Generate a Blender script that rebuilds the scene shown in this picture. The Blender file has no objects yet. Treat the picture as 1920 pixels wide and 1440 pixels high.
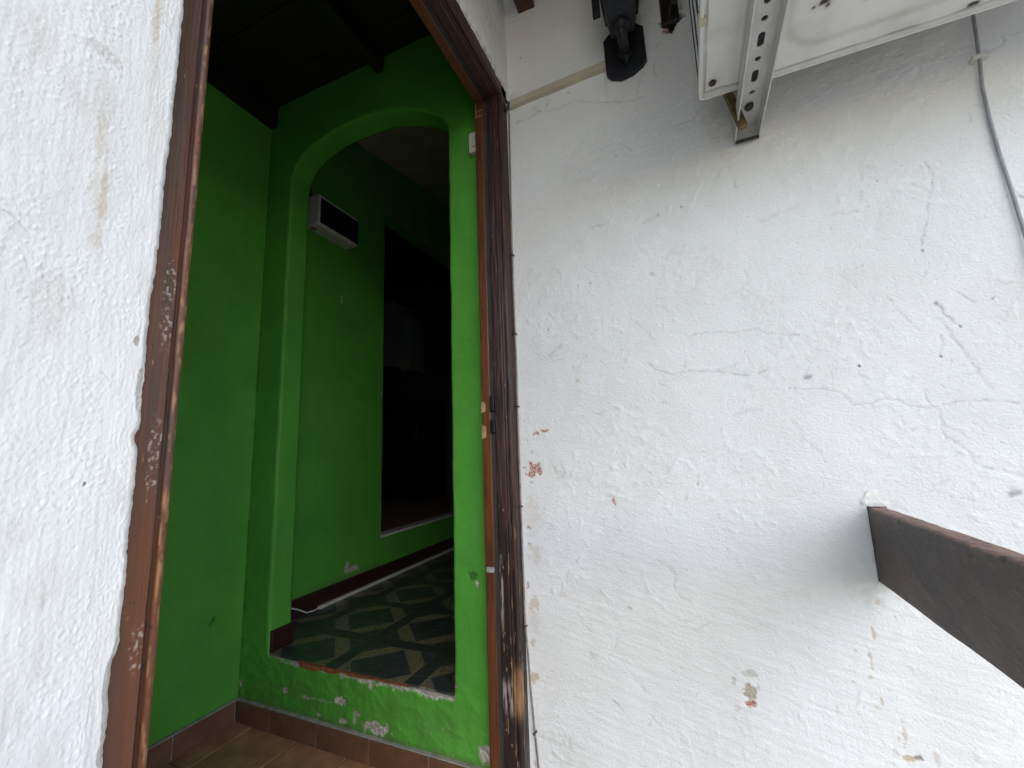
import bpy, bmesh, math, random
import numpy as np
from mathutils import Vector, Matrix

# ------------------------------------------------------------------ scale
# Plan coordinates: the white wall with the beam is the plane y = 1, the doorway wall is x = -0.407,
# heights are measured from the lens.  U metres per plan unit, vestibule floor at z = 0.
U = 1.06
ZF = -0.81                                   # vestibule floor in plan units
def W(x, y, z): return Vector((x * U, y * U, (z - ZF) * U))

scene = bpy.context.scene
COL = scene.collection

# ------------------------------------------------------------------ camera
cam_data = bpy.data.cameras.new('camera')
cam_data.sensor_fit = 'HORIZONTAL'; cam_data.sensor_width = 36.0
cam_data.lens = 36.0 * 787.3 / 1920.0
cam_data.clip_start = 0.01; cam_data.clip_end = 500
cam = bpy.data.objects.new('camera', cam_data); COL.objects.link(cam)
yaw, pitch, roll = (math.radians(a) for a in (-22.7596, 8.8103, -1.9786))
fw = Vector((math.sin(yaw) * math.cos(pitch), math.cos(yaw) * math.cos(pitch), math.sin(pitch)))
rt = Vector((math.cos(yaw), -math.sin(yaw), 0)); up = rt.cross(fw)
r2 = math.cos(roll) * rt + math.sin(roll) * up; u2 = -math.sin(roll) * rt + math.cos(roll) * up
m = Matrix((r2, u2, -fw)).transposed().to_4x4(); m.translation = W(0, 0, 0)
cam.matrix_world = m
scene.camera = cam

# ------------------------------------------------------------------ sky, sun, exposure
SUN_DIR = Vector((0.52, -0.78, 0.82)).normalized()
world = bpy.data.worlds.new('World'); scene.world = world; world.use_nodes = True
wn = world.node_tree.nodes; wl = world.node_tree.links
sky = wn.new('ShaderNodeTexSky'); sky.sky_type = 'NISHITA'; sky.sun_disc = False
sky.sun_elevation = math.asin(SUN_DIR.z); sky.sun_rotation = math.atan2(SUN_DIR.x, SUN_DIR.y)
sky.air_density = 1.0; sky.dust_density = 1.0; sky.ozone_density = 1.0
grey = wn.new('ShaderNodeHueSaturation'); grey.inputs['Saturation'].default_value = 1.15   # overcast: the cloud cover takes the blue out
wl.new(sky.outputs[0], grey.inputs['Color']); wl.new(grey.outputs[0], wn['Background'].inputs['Color'])
wn['Background'].inputs['Strength'].default_value = 0.15
sd = bpy.data.lights.new('sun', 'SUN'); sd.energy = 1.15; sd.angle = math.radians(75); sd.color = (1.0, 0.99, 0.98)
sun = bpy.data.objects.new('sun', sd); COL.objects.link(sun)
sun.rotation_euler = (-SUN_DIR).to_track_quat('-Z', 'Y').to_euler(); sun.location = (3, -3, 6)
scene.view_settings.view_transform = 'Standard'; scene.view_settings.look = 'None'
scene.view_settings.gamma = 1.0; scene.view_settings.use_curve_mapping = False
scene.view_settings.exposure = 0.90
scene.render.engine = 'CYCLES'
scene.cycles.use_denoising = True
scene.cycles.max_bounces = 10; scene.cycles.diffuse_bounces = 8
scene.cycles.sample_clamp_indirect = 8.0

# ------------------------------------------------------------------ noise and helpers
def _h(i, j, s): 
    v = np.sin(i * 127.1 + j * 311.7 + s * 74.7) * 43758.5453
    return v - np.floor(v)
def vn(x, y, s=0):
    c, d = 0.8387, 0.5446                                                     # turned off the grid axes
    x, y = c * x - d * y, d * x + c * y
    xi = np.floor(x); yi = np.floor(y); fx = x - xi; fy = y - yi
    def g(i, j):
        a = _h(xi + i, yi + j, s) * 6.2831853
        return np.cos(a) * (fx - i) + np.sin(a) * (fy - j)
    ux = fx * fx * fx * (fx * (fx * 6 - 15) + 10); uy = fy * fy * fy * (fy * (fy * 6 - 15) + 10)
    a, b, e, f = g(0, 0), g(1, 0), g(0, 1), g(1, 1)
    return 0.85 * ((a + (b - a) * ux) * (1 - uy) + (e + (f - e) * ux) * uy)
def fbm(x, y, s=0, o=4):
    t = 0; a = 1.0
    for k in range(o):
        t = t + a * vn(x * 2.03 ** k + k * 17.3, y * 2.03 ** k - k * 9.1, s + k); a *= 0.5
    return t
def sstep(a, b, x):
    t = np.clip((x - a) / (b - a), 0, 1); return t * t * (3 - 2 * t)

def link(o, parent=None, org=None):
    COL.objects.link(o)
    if parent is not None: o.parent = parent
    return o
def tag(o, label=None, cat=None, group=None, kind=None):
    if label: o['label'] = label
    if cat: o['category'] = cat
    if group: o['group'] = group
    if kind: o['kind'] = kind
    return o
def empty(name, loc, label=None, cat=None, group=None):
    o = bpy.data.objects.new(name, None); o.location = W(*loc); o.empty_display_size = 0.05
    COL.objects.link(o); return tag(o, label, cat, group)
def abs_loc(o):
    v = Vector((0, 0, 0))
    while o is not None: v += o.location; o = o.parent
    return v
def mesh_obj(name, verts, faces, mat, parent=None, smooth=False, attr=None, raw=False):
    """verts in plan units (raw: metres); faces list of tuples or (n,4) array; origin at the base centre."""
    V = np.asarray(verts, float).reshape(-1, 3)
    if not raw: V = np.column_stack((V[:, 0] * U, V[:, 1] * U, (V[:, 2] - ZF) * U))
    lo = V.min(0); hi = V.max(0)
    org = np.array(((lo[0] + hi[0]) / 2, (lo[1] + hi[1]) / 2, lo[2]))
    V = V - org
    me = bpy.data.meshes.new(name)
    if isinstance(faces, np.ndarray):
        n = len(faces); k = faces.shape[1]
        me.vertices.add(len(V)); me.vertices.foreach_set('co', V.astype(np.float32).ravel())
        me.loops.add(n * k); me.loops.foreach_set('vertex_index', faces.astype(np.int32).ravel())
        me.polygons.add(n); me.polygons.foreach_set('loop_start', np.arange(0, n * k, k, dtype=np.int32))
        me.polygons.foreach_set('loop_total', np.full(n, k, np.int32))
        me.update(calc_edges=True)
    else:
        me.from_pydata(V.tolist(), [], [tuple(f) for f in faces])
        bm = bmesh.new(); bm.from_mesh(me); bmesh.ops.recalc_face_normals(bm, faces=bm.faces); bm.to_mesh(me); bm.free()
    if smooth: me.polygons.foreach_set('use_smooth', np.ones(len(me.polygons), bool))
    if attr is None: attr = np.zeros((len(V), 4))
    if attr is not None:
        a = me.attributes.new('wear', 'FLOAT_COLOR', 'POINT'); a.data.foreach_set('color', attr.astype(np.float32).ravel())
    me.materials.append(mat)
    o = bpy.data.objects.new(name, me)
    o.location = Vector(org) - (abs_loc(parent) if parent is not None else Vector((0, 0, 0)))
    return link(o, parent)

class MB:
    """collects simple solids (plan units) into one mesh"""
    def __init__(s): s.v = []; s.f = []
    def add(s, V, F):
        n = len(s.v); s.v += [tuple(p) for p in V]; s.f += [tuple(i + n for i in f) for f in F]; return s
    def box(s, x0, x1, y0, y1, z0, z1):
        V = [(x0, y0, z0), (x1, y0, z0), (x1, y1, z0), (x0, y1, z0), (x0, y0, z1), (x1, y0, z1), (x1, y1, z1), (x0, y1, z1)]
        return s.add(V, [(0, 3, 2, 1), (4, 5, 6, 7), (0, 1, 5, 4), (1, 2, 6, 5), (2, 3, 7, 6), (3, 0, 4, 7)])
    def bbox(s, x0, x1, y0, y1, z0, z1, b):
        bm = bmesh.new(); bmesh.ops.create_cube(bm, size=1.0)
        for v in bm.verts:
            v.co = Vector(((x0 + x1) / 2 + v.co.x * (x1 - x0), (y0 + y1) / 2 + v.co.y * (y1 - y0), (z0 + z1) / 2 + v.co.z * (z1 - z0)))
        bmesh.ops.bevel(bm, geom=bm.edges[:], offset=b, segments=2, affect='EDGES', profile=0.6)
        bm.verts.index_update()
        s.add([v.co.copy() for v in bm.verts], [[v.index for v in f.verts] for f in bm.faces]); bm.free(); return s
    def tube(s, pts, r, n=8, cap=True):
        P = [Vector(p) for p in pts]; rings = []; rr = r if isinstance(r, (list, tuple)) else [r] * len(P)
        prev = None
        for i, p in enumerate(P):
            t = (P[min(i + 1, len(P) - 1)] - P[max(i - 1, 0)]).normalized()
            a = prev - t * prev.dot(t) if prev is not None and (prev - t * prev.dot(t)).length > 1e-5 else t.orthogonal()
            a.normalize(); prev = a; b = t.cross(a)
            rings.append([p + (a * math.cos(2 * math.pi * k / n) + b * math.sin(2 * math.pi * k / n)) * rr[i] for k in range(n)])
        F = []
        for i in range(len(P) - 1):
            for k in range(n): F.append((i * n + k, i * n + (k + 1) % n, (i + 1) * n + (k + 1) % n, (i + 1) * n + k))
        if cap: F.append(tuple(range(n))[::-1]); F.append(tuple((len(P) - 1) * n + k for k in range(n)))
        return s.add([q for r_ in rings for q in r_], F)
    def prism(s, poly, axis, a, b):
        """poly of 2-D points extruded along axis ('x','y','z') from a to b"""
        n = len(poly)
        def p(q, t): return {'x': (t, q[0], q[1]), 'y': (q[0], t, q[1]), 'z': (q[0], q[1], t)}[axis]
        return s.add([p(q, a) for q in poly] + [p(q, b) for q in poly],
                     [tuple(range(n)), tuple(range(n, 2 * n))[::-1]] + [(i, (i + 1) % n, (i + 1) % n + n, i + n) for i in range(n)])
    def build(s, name, mat, parent=None, smooth=False): return mesh_obj(name, s.v, s.f, mat, parent, smooth)
def box(name, b, mat, parent=None, bev=0):
    mb = MB(); mb.bbox(*b, bev) if bev else mb.box(*b); return mb.build(name, mat, parent)
def grid_faces(nu, nv, closed=False):
    i = np.arange(nu if closed else nu - 1)[:, None]; j = np.arange(nv - 1)[None, :]
    i2 = (i + 1) % nu
    return np.stack((i * nv + j + 0 * i, i2 * nv + j, i2 * nv + j + 1, i * nv + j + 1), -1).reshape(-1, 4)

# ------------------------------------------------------------------ materials
def new_mat(name):
    mt = bpy.data.materials.new(name); mt.use_nodes = True; nt = mt.node_tree
    return mt, nt, nt.nodes['Principled BSDF']
def node(nt, t, **kw):
    n = nt.nodes.new(t)
    for k, v in kw.items():
        if k in n.inputs: n.inputs[k].default_value = v
        else: setattr(n, k, v)
    return n
def noise(nt, scale, detail=4, rough=0.55, stretch=None, dist=0.0):
    tc = node(nt, 'ShaderNodeTexCoord'); mp = node(nt, 'ShaderNodeMapping')
    nt.links.new(tc.outputs['Object'], mp.inputs[0])
    if stretch: mp.inputs['Scale'].default_value = stretch
    n = node(nt, 'ShaderNodeTexNoise', Scale=scale, Detail=detail, Roughness=rough, Distortion=dist)
    nt.links.new(mp.outputs[0], n.inputs['Vector']); return n.outputs['Fac']
def ramp(nt, fac, stops):
    r = node(nt, 'ShaderNodeValToRGB'); e = r.color_ramp.elements
    while len(e) < len(stops): e.new(0.5)
    for k, (p, c) in enumerate(stops):
        e[k].position = p; e[k].color = (*c, 1) if len(c) == 3 else c
    nt.links.new(fac, r.inputs[0]); return r.outputs['Color']
def mix(nt, fac, a, b, blend='MIX'):
    n = node(nt, 'ShaderNodeMix', data_type='RGBA', blend_type=blend)
    for sock, v in ((n.inputs[0], fac), (n.inputs[6], a), (n.inputs[7], b)):
        if isinstance(v, (int, float)): sock.default_value = v
        elif isinstance(v, tuple): sock.default_value = (*v, 1) if len(v) == 3 else v
        else: nt.links.new(v, sock)
    return n.outputs[2]
def math_n(nt, op, a, b=0.0, clamp=False):
    n = node(nt, 'ShaderNodeMath', operation=op, use_clamp=clamp)
    for sock, v in ((n.inputs[0], a), (n.inputs[1], b)):
        if isinstance(v, (int, float)): sock.default_value = v
        else: nt.links.new(v, sock)
    return n.outputs[0]
def bump(nt, bsdf, h, strength, dist):
    b = node(nt, 'ShaderNodeBump', Strength=strength, Distance=dist)
    nt.links.new(h, b.inputs['Height'])
    if bsdf.inputs['Normal'].is_linked: nt.links.new(bsdf.inputs['Normal'].links[0].from_socket, b.inputs['Normal'])
    nt.links.new(b.outputs[0], bsdf.inputs['Normal'])
def wear_ch(nt):
    a = node(nt, 'ShaderNodeAttribute', attribute_name='wear'); s = node(nt, 'ShaderNodeSeparateColor')
    nt.links.new(a.outputs['Color'], s.inputs[0])
    return s.outputs[0], s.outputs[1], s.outputs[2], a.outputs['Alpha']
def simple(name, col, rough=0.5, metal=0.0, var=0.12, scale=30, bmp=0.0, stretch=None, spec=0.5, detail=4):
    mt, nt, b = new_mat(name)
    f = noise(nt, scale, detail, stretch=stretch)
    lo = tuple(max(0, c * (1 - var * 2)) for c in col); hi = tuple(min(1, c * (1 + var * 2)) for c in col)
    nt.links.new(ramp(nt, f, [(0.3, lo), (0.7, hi)]), b.inputs['Base Color'])
    b.inputs['Roughness'].default_value = rough; b.inputs['Metallic'].default_value = metal
    b.inputs['Specular IOR Level'].default_value = spec
    if bmp: bump(nt, b, f, bmp, 0.002)
    return mt

def plaster_white(name, fine, fine_d, stretch=None):
    mt, nt, b = new_mat(name)
    base = ramp(nt, noise(nt, 5, 5), [(0.3, (0.775, 0.775, 0.765)), (0.7, (0.83, 0.83, 0.825))])
    base = mix(nt, math_n(nt, 'MULTIPLY', ramp(nt, noise(nt, 60, 3), [(0.62, (0, 0, 0)), (0.8, (1, 1, 1))]), 0.12), base, (0.55, 0.54, 0.5))
    dark, pink, beige, gr = wear_ch(nt)
    pk = ramp(nt, noise(nt, 260, 4), [(0.36, (0.34, 0.13, 0.095)), (0.5, (0.46, 0.22, 0.175)), (0.60, (0.68, 0.60, 0.55))])
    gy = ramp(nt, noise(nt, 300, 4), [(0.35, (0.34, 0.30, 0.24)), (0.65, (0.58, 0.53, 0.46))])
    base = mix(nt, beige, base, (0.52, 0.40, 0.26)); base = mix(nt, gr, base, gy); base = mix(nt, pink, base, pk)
    base = mix(nt, dark, base, (0.09, 0.085, 0.08))
    nt.links.new(base, b.inputs['Base Color']); b.inputs['Roughness'].default_value = 0.8; b.inputs['Specular IOR Level'].default_value = 0.25
    bump(nt, b, noise(nt, fine, 5, 0.65, stretch), 0.8, fine_d)
    return mt
M = {}
M['wall_right'] = plaster_white('white_plaster', 210, 0.0030)
M['wall_left'] = plaster_white('rough_white_plaster', 520, 0.0006, (1, 1, 0.6))

def green_paint(name, rough=0.55):
    mt, nt, b = new_mat(name)
    base = ramp(nt, noise(nt, 4, 5), [(0.3, (0.074, 0.320, 0.036)), (0.7, (0.108, 0.410, 0.050))])
    base = mix(nt, math_n(nt, 'MULTIPLY', ramp(nt, noise(nt, 9, 6, 0.6, (3, 3, 0.6)), [(0.40, (0, 0, 0)), (0.75, (1, 1, 1))]), 0.30), base, (0.10, 0.26, 0.055))
    base = mix(nt, math_n(nt, 'MULTIPLY', ramp(nt, noise(nt, 60, 4, 0.6), [(0.66, (0, 0, 0)), (0.78, (1, 1, 1))]), 0.25), base, (0.06, 0.17, 0.04))
    dark, chip, dirt, orange = wear_ch(nt)
    ch = ramp(nt, noise(nt, 120, 5), [(0.35, (0.30, 0.24, 0.21)), (0.55, (0.55, 0.50, 0.46)), (0.7, (0.72, 0.71, 0.66))])
    base = mix(nt, dirt, base, (0.10, 0.105, 0.055)); base = mix(nt, chip, base, ch)
    base = mix(nt, orange, base, (0.42, 0.10, 0.03)); base = mix(nt, dark, base, (0.012, 0.03, 0.01))
    nt.links.new(base, b.inputs['Base Color']); b.inputs['Roughness'].default_value = rough; b.inputs['Specular IOR Level'].default_value = 0.35
    bump(nt, b, noise(nt, 110, 5, 0.6), 0.6, 0.0022)
    return mt
M['green'] = green_paint('green_paint')

def wood_paint(name, col, pale=(0.42, 0.22, 0.10), fleck=0.0, rough=0.45):
    """brown paint over wood, grain along local z; wear: R pale bare wood, G black weathering, B reddish, A whitish"""
    mt, nt, b = new_mat(name)
    g = noise(nt, 26, 6, 0.65, (6, 6, 0.28))
    lo = tuple(c * 0.55 for c in col); hi = tuple(min(1, c * 1.5) for c in col)
    base = ramp(nt, g, [(0.30, lo), (0.5, col), (0.72, hi)])
    base = mix(nt, math_n(nt, 'MULTIPLY', ramp(nt, noise(nt, 5, 4, 0.6, (2, 2, 0.7)), [(0.42, (0, 0, 0)), (0.7, (1, 1, 1))]), 0.55), base, tuple(c * q for c, q in zip(col, (0.62, 0.55, 0.5))))
    pl = ramp(nt, noise(nt, 60, 5, 0.6, (4, 4, 0.3)), [(0.3, tuple(c * 0.45 for c in pale)), (0.65, pale)])
    r, k, red, wh = wear_ch(nt)
    base = mix(nt, red, base, (0.16, 0.045, 0.012)); base = mix(nt, k, base, (0.012, 0.009, 0.008))
    base = mix(nt, r, base, pl); base = mix(nt, wh, base, (0.52, 0.46, 0.40))
    if fleck:
        f = ramp(nt, noise(nt, 150, 4, 0.6, (3, 3, 0.35)), [(0.66 - fleck, (0, 0, 0)), (0.70 - fleck, (1, 1, 1))])
        base = mix(nt, math_n(nt, 'MULTIPLY', f, 0.8), base, pale)
    nt.links.new(base, b.inputs['Base Color']); b.inputs['Roughness'].default_value = rough
    bump(nt, b, g, 0.8, 0.0022); bump(nt, b, noise(nt, 220, 4, 0.6, (1, 1, 0.4)), 0.4, 0.0008)
    return mt
M['frame'] = wood_paint('brown_frame_paint', (0.080, 0.043, 0.029))
M['frame_dark'] = wood_paint('dark_frame_paint', (0.052, 0.020, 0.016))
M['frame_red'] = wood_paint('red_brown_wood', (0.13, 0.040, 0.015))
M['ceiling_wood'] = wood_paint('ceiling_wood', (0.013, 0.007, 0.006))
M['dark_fill'] = simple('black_fill', (0.012, 0.012, 0.012), 0.7)
M['timber'] = wood_paint('dark_timber', (0.06, 0.026, 0.018))

def rail_mat():
    mt, nt, b = new_mat('weathered_rail_paint')
    g = noise(nt, 9, 6, 0.6, (3, 0.5, 2)); f = noise(nt, 70, 4, 0.6, (2, 0.6, 2)); p = noise(nt, 4, 5, 0.6, (1, 1.2, 1.6), 0.6)
    base = ramp(nt, g, [(0.3, (0.036, 0.022, 0.018)), (0.55, (0.074, 0.047, 0.038)), (0.75, (0.118, 0.076, 0.061))])
    base = mix(nt, math_n(nt, 'MULTIPLY', ramp(nt, p, [(0.50, (0, 0, 0)), (0.66, (1, 1, 1))]), 0.75), base, (0.020, 0.016, 0.014))
    base = mix(nt, math_n(nt, 'MULTIPLY', ramp(nt, f, [(0.58, (0, 0, 0)), (0.72, (1, 1, 1))]), 0.45), base, (0.14, 0.11, 0.095))
    s = noise(nt, 130, 3, 0.5, (1.0, 0.25, 2.2), 0.8)
    base = mix(nt, math_n(nt, 'MULTIPLY', ramp(nt, s, [(0.69, (0, 0, 0)), (0.73, (1, 1, 1))]), 0.6), base, (0.012, 0.010, 0.009))
    r, k, red, wh = wear_ch(nt)
    base = mix(nt, red, base, ramp(nt, f, [(0.35, (0.17, 0.085, 0.065)), (0.65, (0.34, 0.19, 0.145))])); base = mix(nt, k, base, (0.012, 0.01, 0.009))
    nt.links.new(base, b.inputs['Base Color']); b.inputs['Roughness'].default_value = 0.5
    bump(nt, b, f, 0.6, 0.002); bump(nt, b, g, 0.5, 0.004); bump(nt, b, s, 0.5, 0.0012)
    return mt
M['rail'] = rail_mat()
M['skirting'] = simple('purple_brown_skirting', (0.035, 0.012, 0.012), 0.4, var=0.25, scale=22, stretch=(8, 1, 8))
M['skirt_tile'] = simple('brown_skirting_tile', (0.155, 0.075, 0.044), 0.42, var=0.16, scale=14, bmp=0.08)
M['tile'] = simple('terracotta_tile', (0.42, 0.205, 0.115), 0.42, var=0.16, scale=14, bmp=0.08)
M['grout'] = simple('grout', (0.20, 0.15, 0.11), 0.9, var=0.15, scale=80)
M['black'] = simple('black_iron', (0.010, 0.0105, 0.014), 0.5, 0.2, var=0.25, scale=60, bmp=0.15)
M['plastic'] = simple('white_plastic', (0.62, 0.60, 0.55), 0.4, var=0.03, scale=10)
M['bare_wood'] = simple('bare_splintered_wood', (0.36, 0.24, 0.13), 0.8, var=0.25, scale=60, stretch=(1, 1, 0.3))
M['boiler'] = simple('grey_white_enamel', (0.30, 0.32, 0.34), 0.5, var=0.04)
M['plaster_patch'] = simple('cream_plaster_patch', (0.76, 0.75, 0.71), 0.9, var=0.06, scale=90, bmp=1.0)
M['cream_plastic'] = simple('aged_cream_plastic', (0.50, 0.45, 0.34), 0.5, var=0.06, scale=25)
M['smoked'] = simple('smoked_cover', (0.006, 0.006, 0.009), 0.15, var=0.1)
M['cable_grey'] = simple('grey_cable', (0.30, 0.30, 0.32), 0.5, var=0.1, scale=40)
M['cable_dark'] = simple('dark_cable', (0.03, 0.028, 0.025), 0.5)
M['cable_dusty'] = simple('dusty_cable', (0.20, 0.17, 0.14), 0.6, var=0.2, scale=50)
M['brass'] = simple('tarnished_brass', (0.13, 0.09, 0.03), 0.45, 0.5, var=0.35, scale=60, bmp=0.2)
M['terracotta'] = simple('broken_brick', (0.27, 0.085, 0.035), 0.85, var=0.22, scale=70, bmp=0.8)
M['cement'] = simple('cement', (0.33, 0.31, 0.28), 0.9, var=0.15, scale=40, bmp=0.4)
M['ceil_grey'] = simple('corridor_ceiling_paint', (0.52, 0.45, 0.36), 0.8, var=0.08, scale=6, bmp=0.1)
M['nail'] = simple('nail_steel', (0.10, 0.08, 0.06), 0.5, 0.6)
M['grime'] = simple('grimy_metal', (0.06, 0.05, 0.045), 0.7, 0.3)
M['roofing'] = simple('roof_board', (0.10, 0.06, 0.04), 0.8, var=0.2, scale=12)
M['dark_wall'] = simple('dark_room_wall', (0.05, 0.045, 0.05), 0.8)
M['ground'] = simple('terrace_concrete', (0.42, 0.385, 0.31), 0.9, var=0.1, scale=6, bmp=0.3)
def ac_mat():
    mt, nt, b = new_mat('white_enamel')
    base = ramp(nt, noise(nt, 7, 5), [(0.3, (0.66, 0.655, 0.635)), (0.7, (0.77, 0.765, 0.75))])
    d, rust, dirt, a = wear_ch(nt)
    sp = ramp(nt, noise(nt, 160, 3), [(0.70, (0, 0, 0)), (0.76, (1, 1, 1))])
    base = mix(nt, math_n(nt, 'MULTIPLY', sp, 0.35), base, (0.22, 0.16, 0.11))
    base = mix(nt, dirt, base, (0.30, 0.27, 0.22)); base = mix(nt, rust, base, (0.16, 0.075, 0.035)); base = mix(nt, d, base, (0.012, 0.010, 0.010))
    nt.links.new(base, b.inputs['Base Color']); b.inputs['Roughness'].default_value = 0.42
    return mt
M['enamel'] = ac_mat()
def steel_mat():
    mt, nt, b = new_mat('painted_bracket_steel')
    base = ramp(nt, noise(nt, 18, 5), [(0.3, (0.50, 0.50, 0.48)), (0.7, (0.66, 0.66, 0.645))])
    f = ramp(nt, noise(nt, 90, 5, 0.65), [(0.63, (0, 0, 0)), (0.70, (1, 1, 1))])
    base = mix(nt, math_n(nt, 'MULTIPLY', f, 0.7), base, (0.17, 0.10, 0.06))
    nt.links.new(base, b.inputs['Base Color']); b.inputs['Roughness'].default_value = 0.4; b.inputs['Metallic'].default_value = 0.15
    return mt
M['steel'] = steel_mat()
def glass_mat():
    mt, nt, b = new_mat('frosted_lamp_glass')
    nt.links.new(ramp(nt, noise(nt, 40, 4), [(0.3, (0.42, 0.40, 0.33)), (0.7, (0.58, 0.55, 0.46))]), b.inputs['Base Color'])
    b.inputs['Roughness'].default_value = 0.35; b.inputs['Transmission Weight'].default_value = 0.35
    return mt
M['lamp_glass'] = glass_mat()
def wood_floor():
    mt, nt, b = new_mat('brown_floorboards')
    nt.links.new(ramp(nt, noise(nt, 8, 6, 0.6, (10, 1, 1)), [(0.3, (0.13, 0.07, 0.04)), (0.7, (0.30, 0.17, 0.10))]), b.inputs['Base Color'])
    b.inputs['Roughness'].default_value = 0.35
    return mt
M['boards'] = wood_floor()

def marble_tile():
    """dark green marbled tile printed with a cream diamond under a green cross, in the tile's own coordinates"""
    mt, nt, b = new_mat('green_marbled_lattice_tile')
    tc = node(nt, 'ShaderNodeTexCoord'); sp = node(nt, 'ShaderNodeSeparateXYZ'); nt.links.new(tc.outputs['Object'], sp.inputs[0])
    x, y = sp.outputs[0], sp.outputs[1]
    ax = math_n(nt, 'ABSOLUTE', x); ay = math_n(nt, 'ABSOLUTE', y)
    dia = math_n(nt, 'ABSOLUTE', math_n(nt, 'SUBTRACT', math_n(nt, 'ADD', ax, ay), 0.14 * U))     # distance to the diamond, times sqrt2
    cross = math_n(nt, 'MINIMUM', ax, ay)
    oi = node(nt, 'ShaderNodeObjectInfo'); off = node(nt, 'ShaderNodeVectorMath', operation='ADD')
    sc = node(nt, 'ShaderNodeVectorMath', operation='SCALE'); nt.links.new(oi.outputs['Location'], sc.inputs[0]); sc.inputs['Scale'].default_value = 1.0
    nt.links.new(tc.outputs['Object'], off.inputs[0]); nt.links.new(sc.outputs[0], off.inputs[1])
    def nz(scale, det, dist=0):
        n = node(nt, 'ShaderNodeTexNoise', Scale=scale, Detail=det, Roughness=0.65, Distortion=dist); nt.links.new(off.outputs[0], n.inputs['Vector']); return n.outputs['Fac']
    base = ramp(nt, nz(14, 5), [(0.3, (0.026, 0.031, 0.030)), (0.7, (0.058, 0.066, 0.063))])
    v = math_n(nt, 'ABSOLUTE', math_n(nt, 'SUBTRACT', nz(22, 6, 1.8), 0.5))
    base = mix(nt, ramp(nt, v, [(0.0, (0.5, 0.5, 0.5)), (0.018, (0, 0, 0))]), base, (0.16, 0.20, 0.18))
    cream = ramp(nt, nz(110, 3), [(0.40, (0.09, 0.075, 0.040)), (0.47, (0.20, 0.175, 0.105)), (0.7, (0.245, 0.215, 0.13))])
    band = ramp(nt, nz(40, 4), [(0.3, (0.032, 0.038, 0.034)), (0.7, (0.058, 0.066, 0.058))])
    base = mix(nt, math_n(nt, 'LESS_THAN', dia, 0.030), base, cream)
    ln = math_n(nt, 'LESS_THAN', math_n(nt, 'ABSOLUTE', math_n(nt, 'SUBTRACT', dia, 0.032)), 0.0014)
    base = mix(nt, math_n(nt, 'MULTIPLY', ln, 0.5), base, (0.30, 0.30, 0.22))
    base = mix(nt, math_n(nt, 'LESS_THAN', cross, 0.026), base, band)
    ln = math_n(nt, 'LESS_THAN', math_n(nt, 'ABSOLUTE', math_n(nt, 'SUBTRACT', cross, 0.0272)), 0.0010)
    base = mix(nt, math_n(nt, 'MULTIPLY', ln, 0.6), base, (0.26, 0.28, 0.22))
    nt.links.new(base, b.inputs['Base Color']); b.inputs['Roughness'].default_value = 0.33
    return mt
M['marble'] = marble_tile()

# ================================================================== SETTING: ground, floors
tag(box('ground', (-40, 60, -60, 40, ZF - 0.30, ZF - 0.16), M['ground']), kind='structure')

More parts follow.
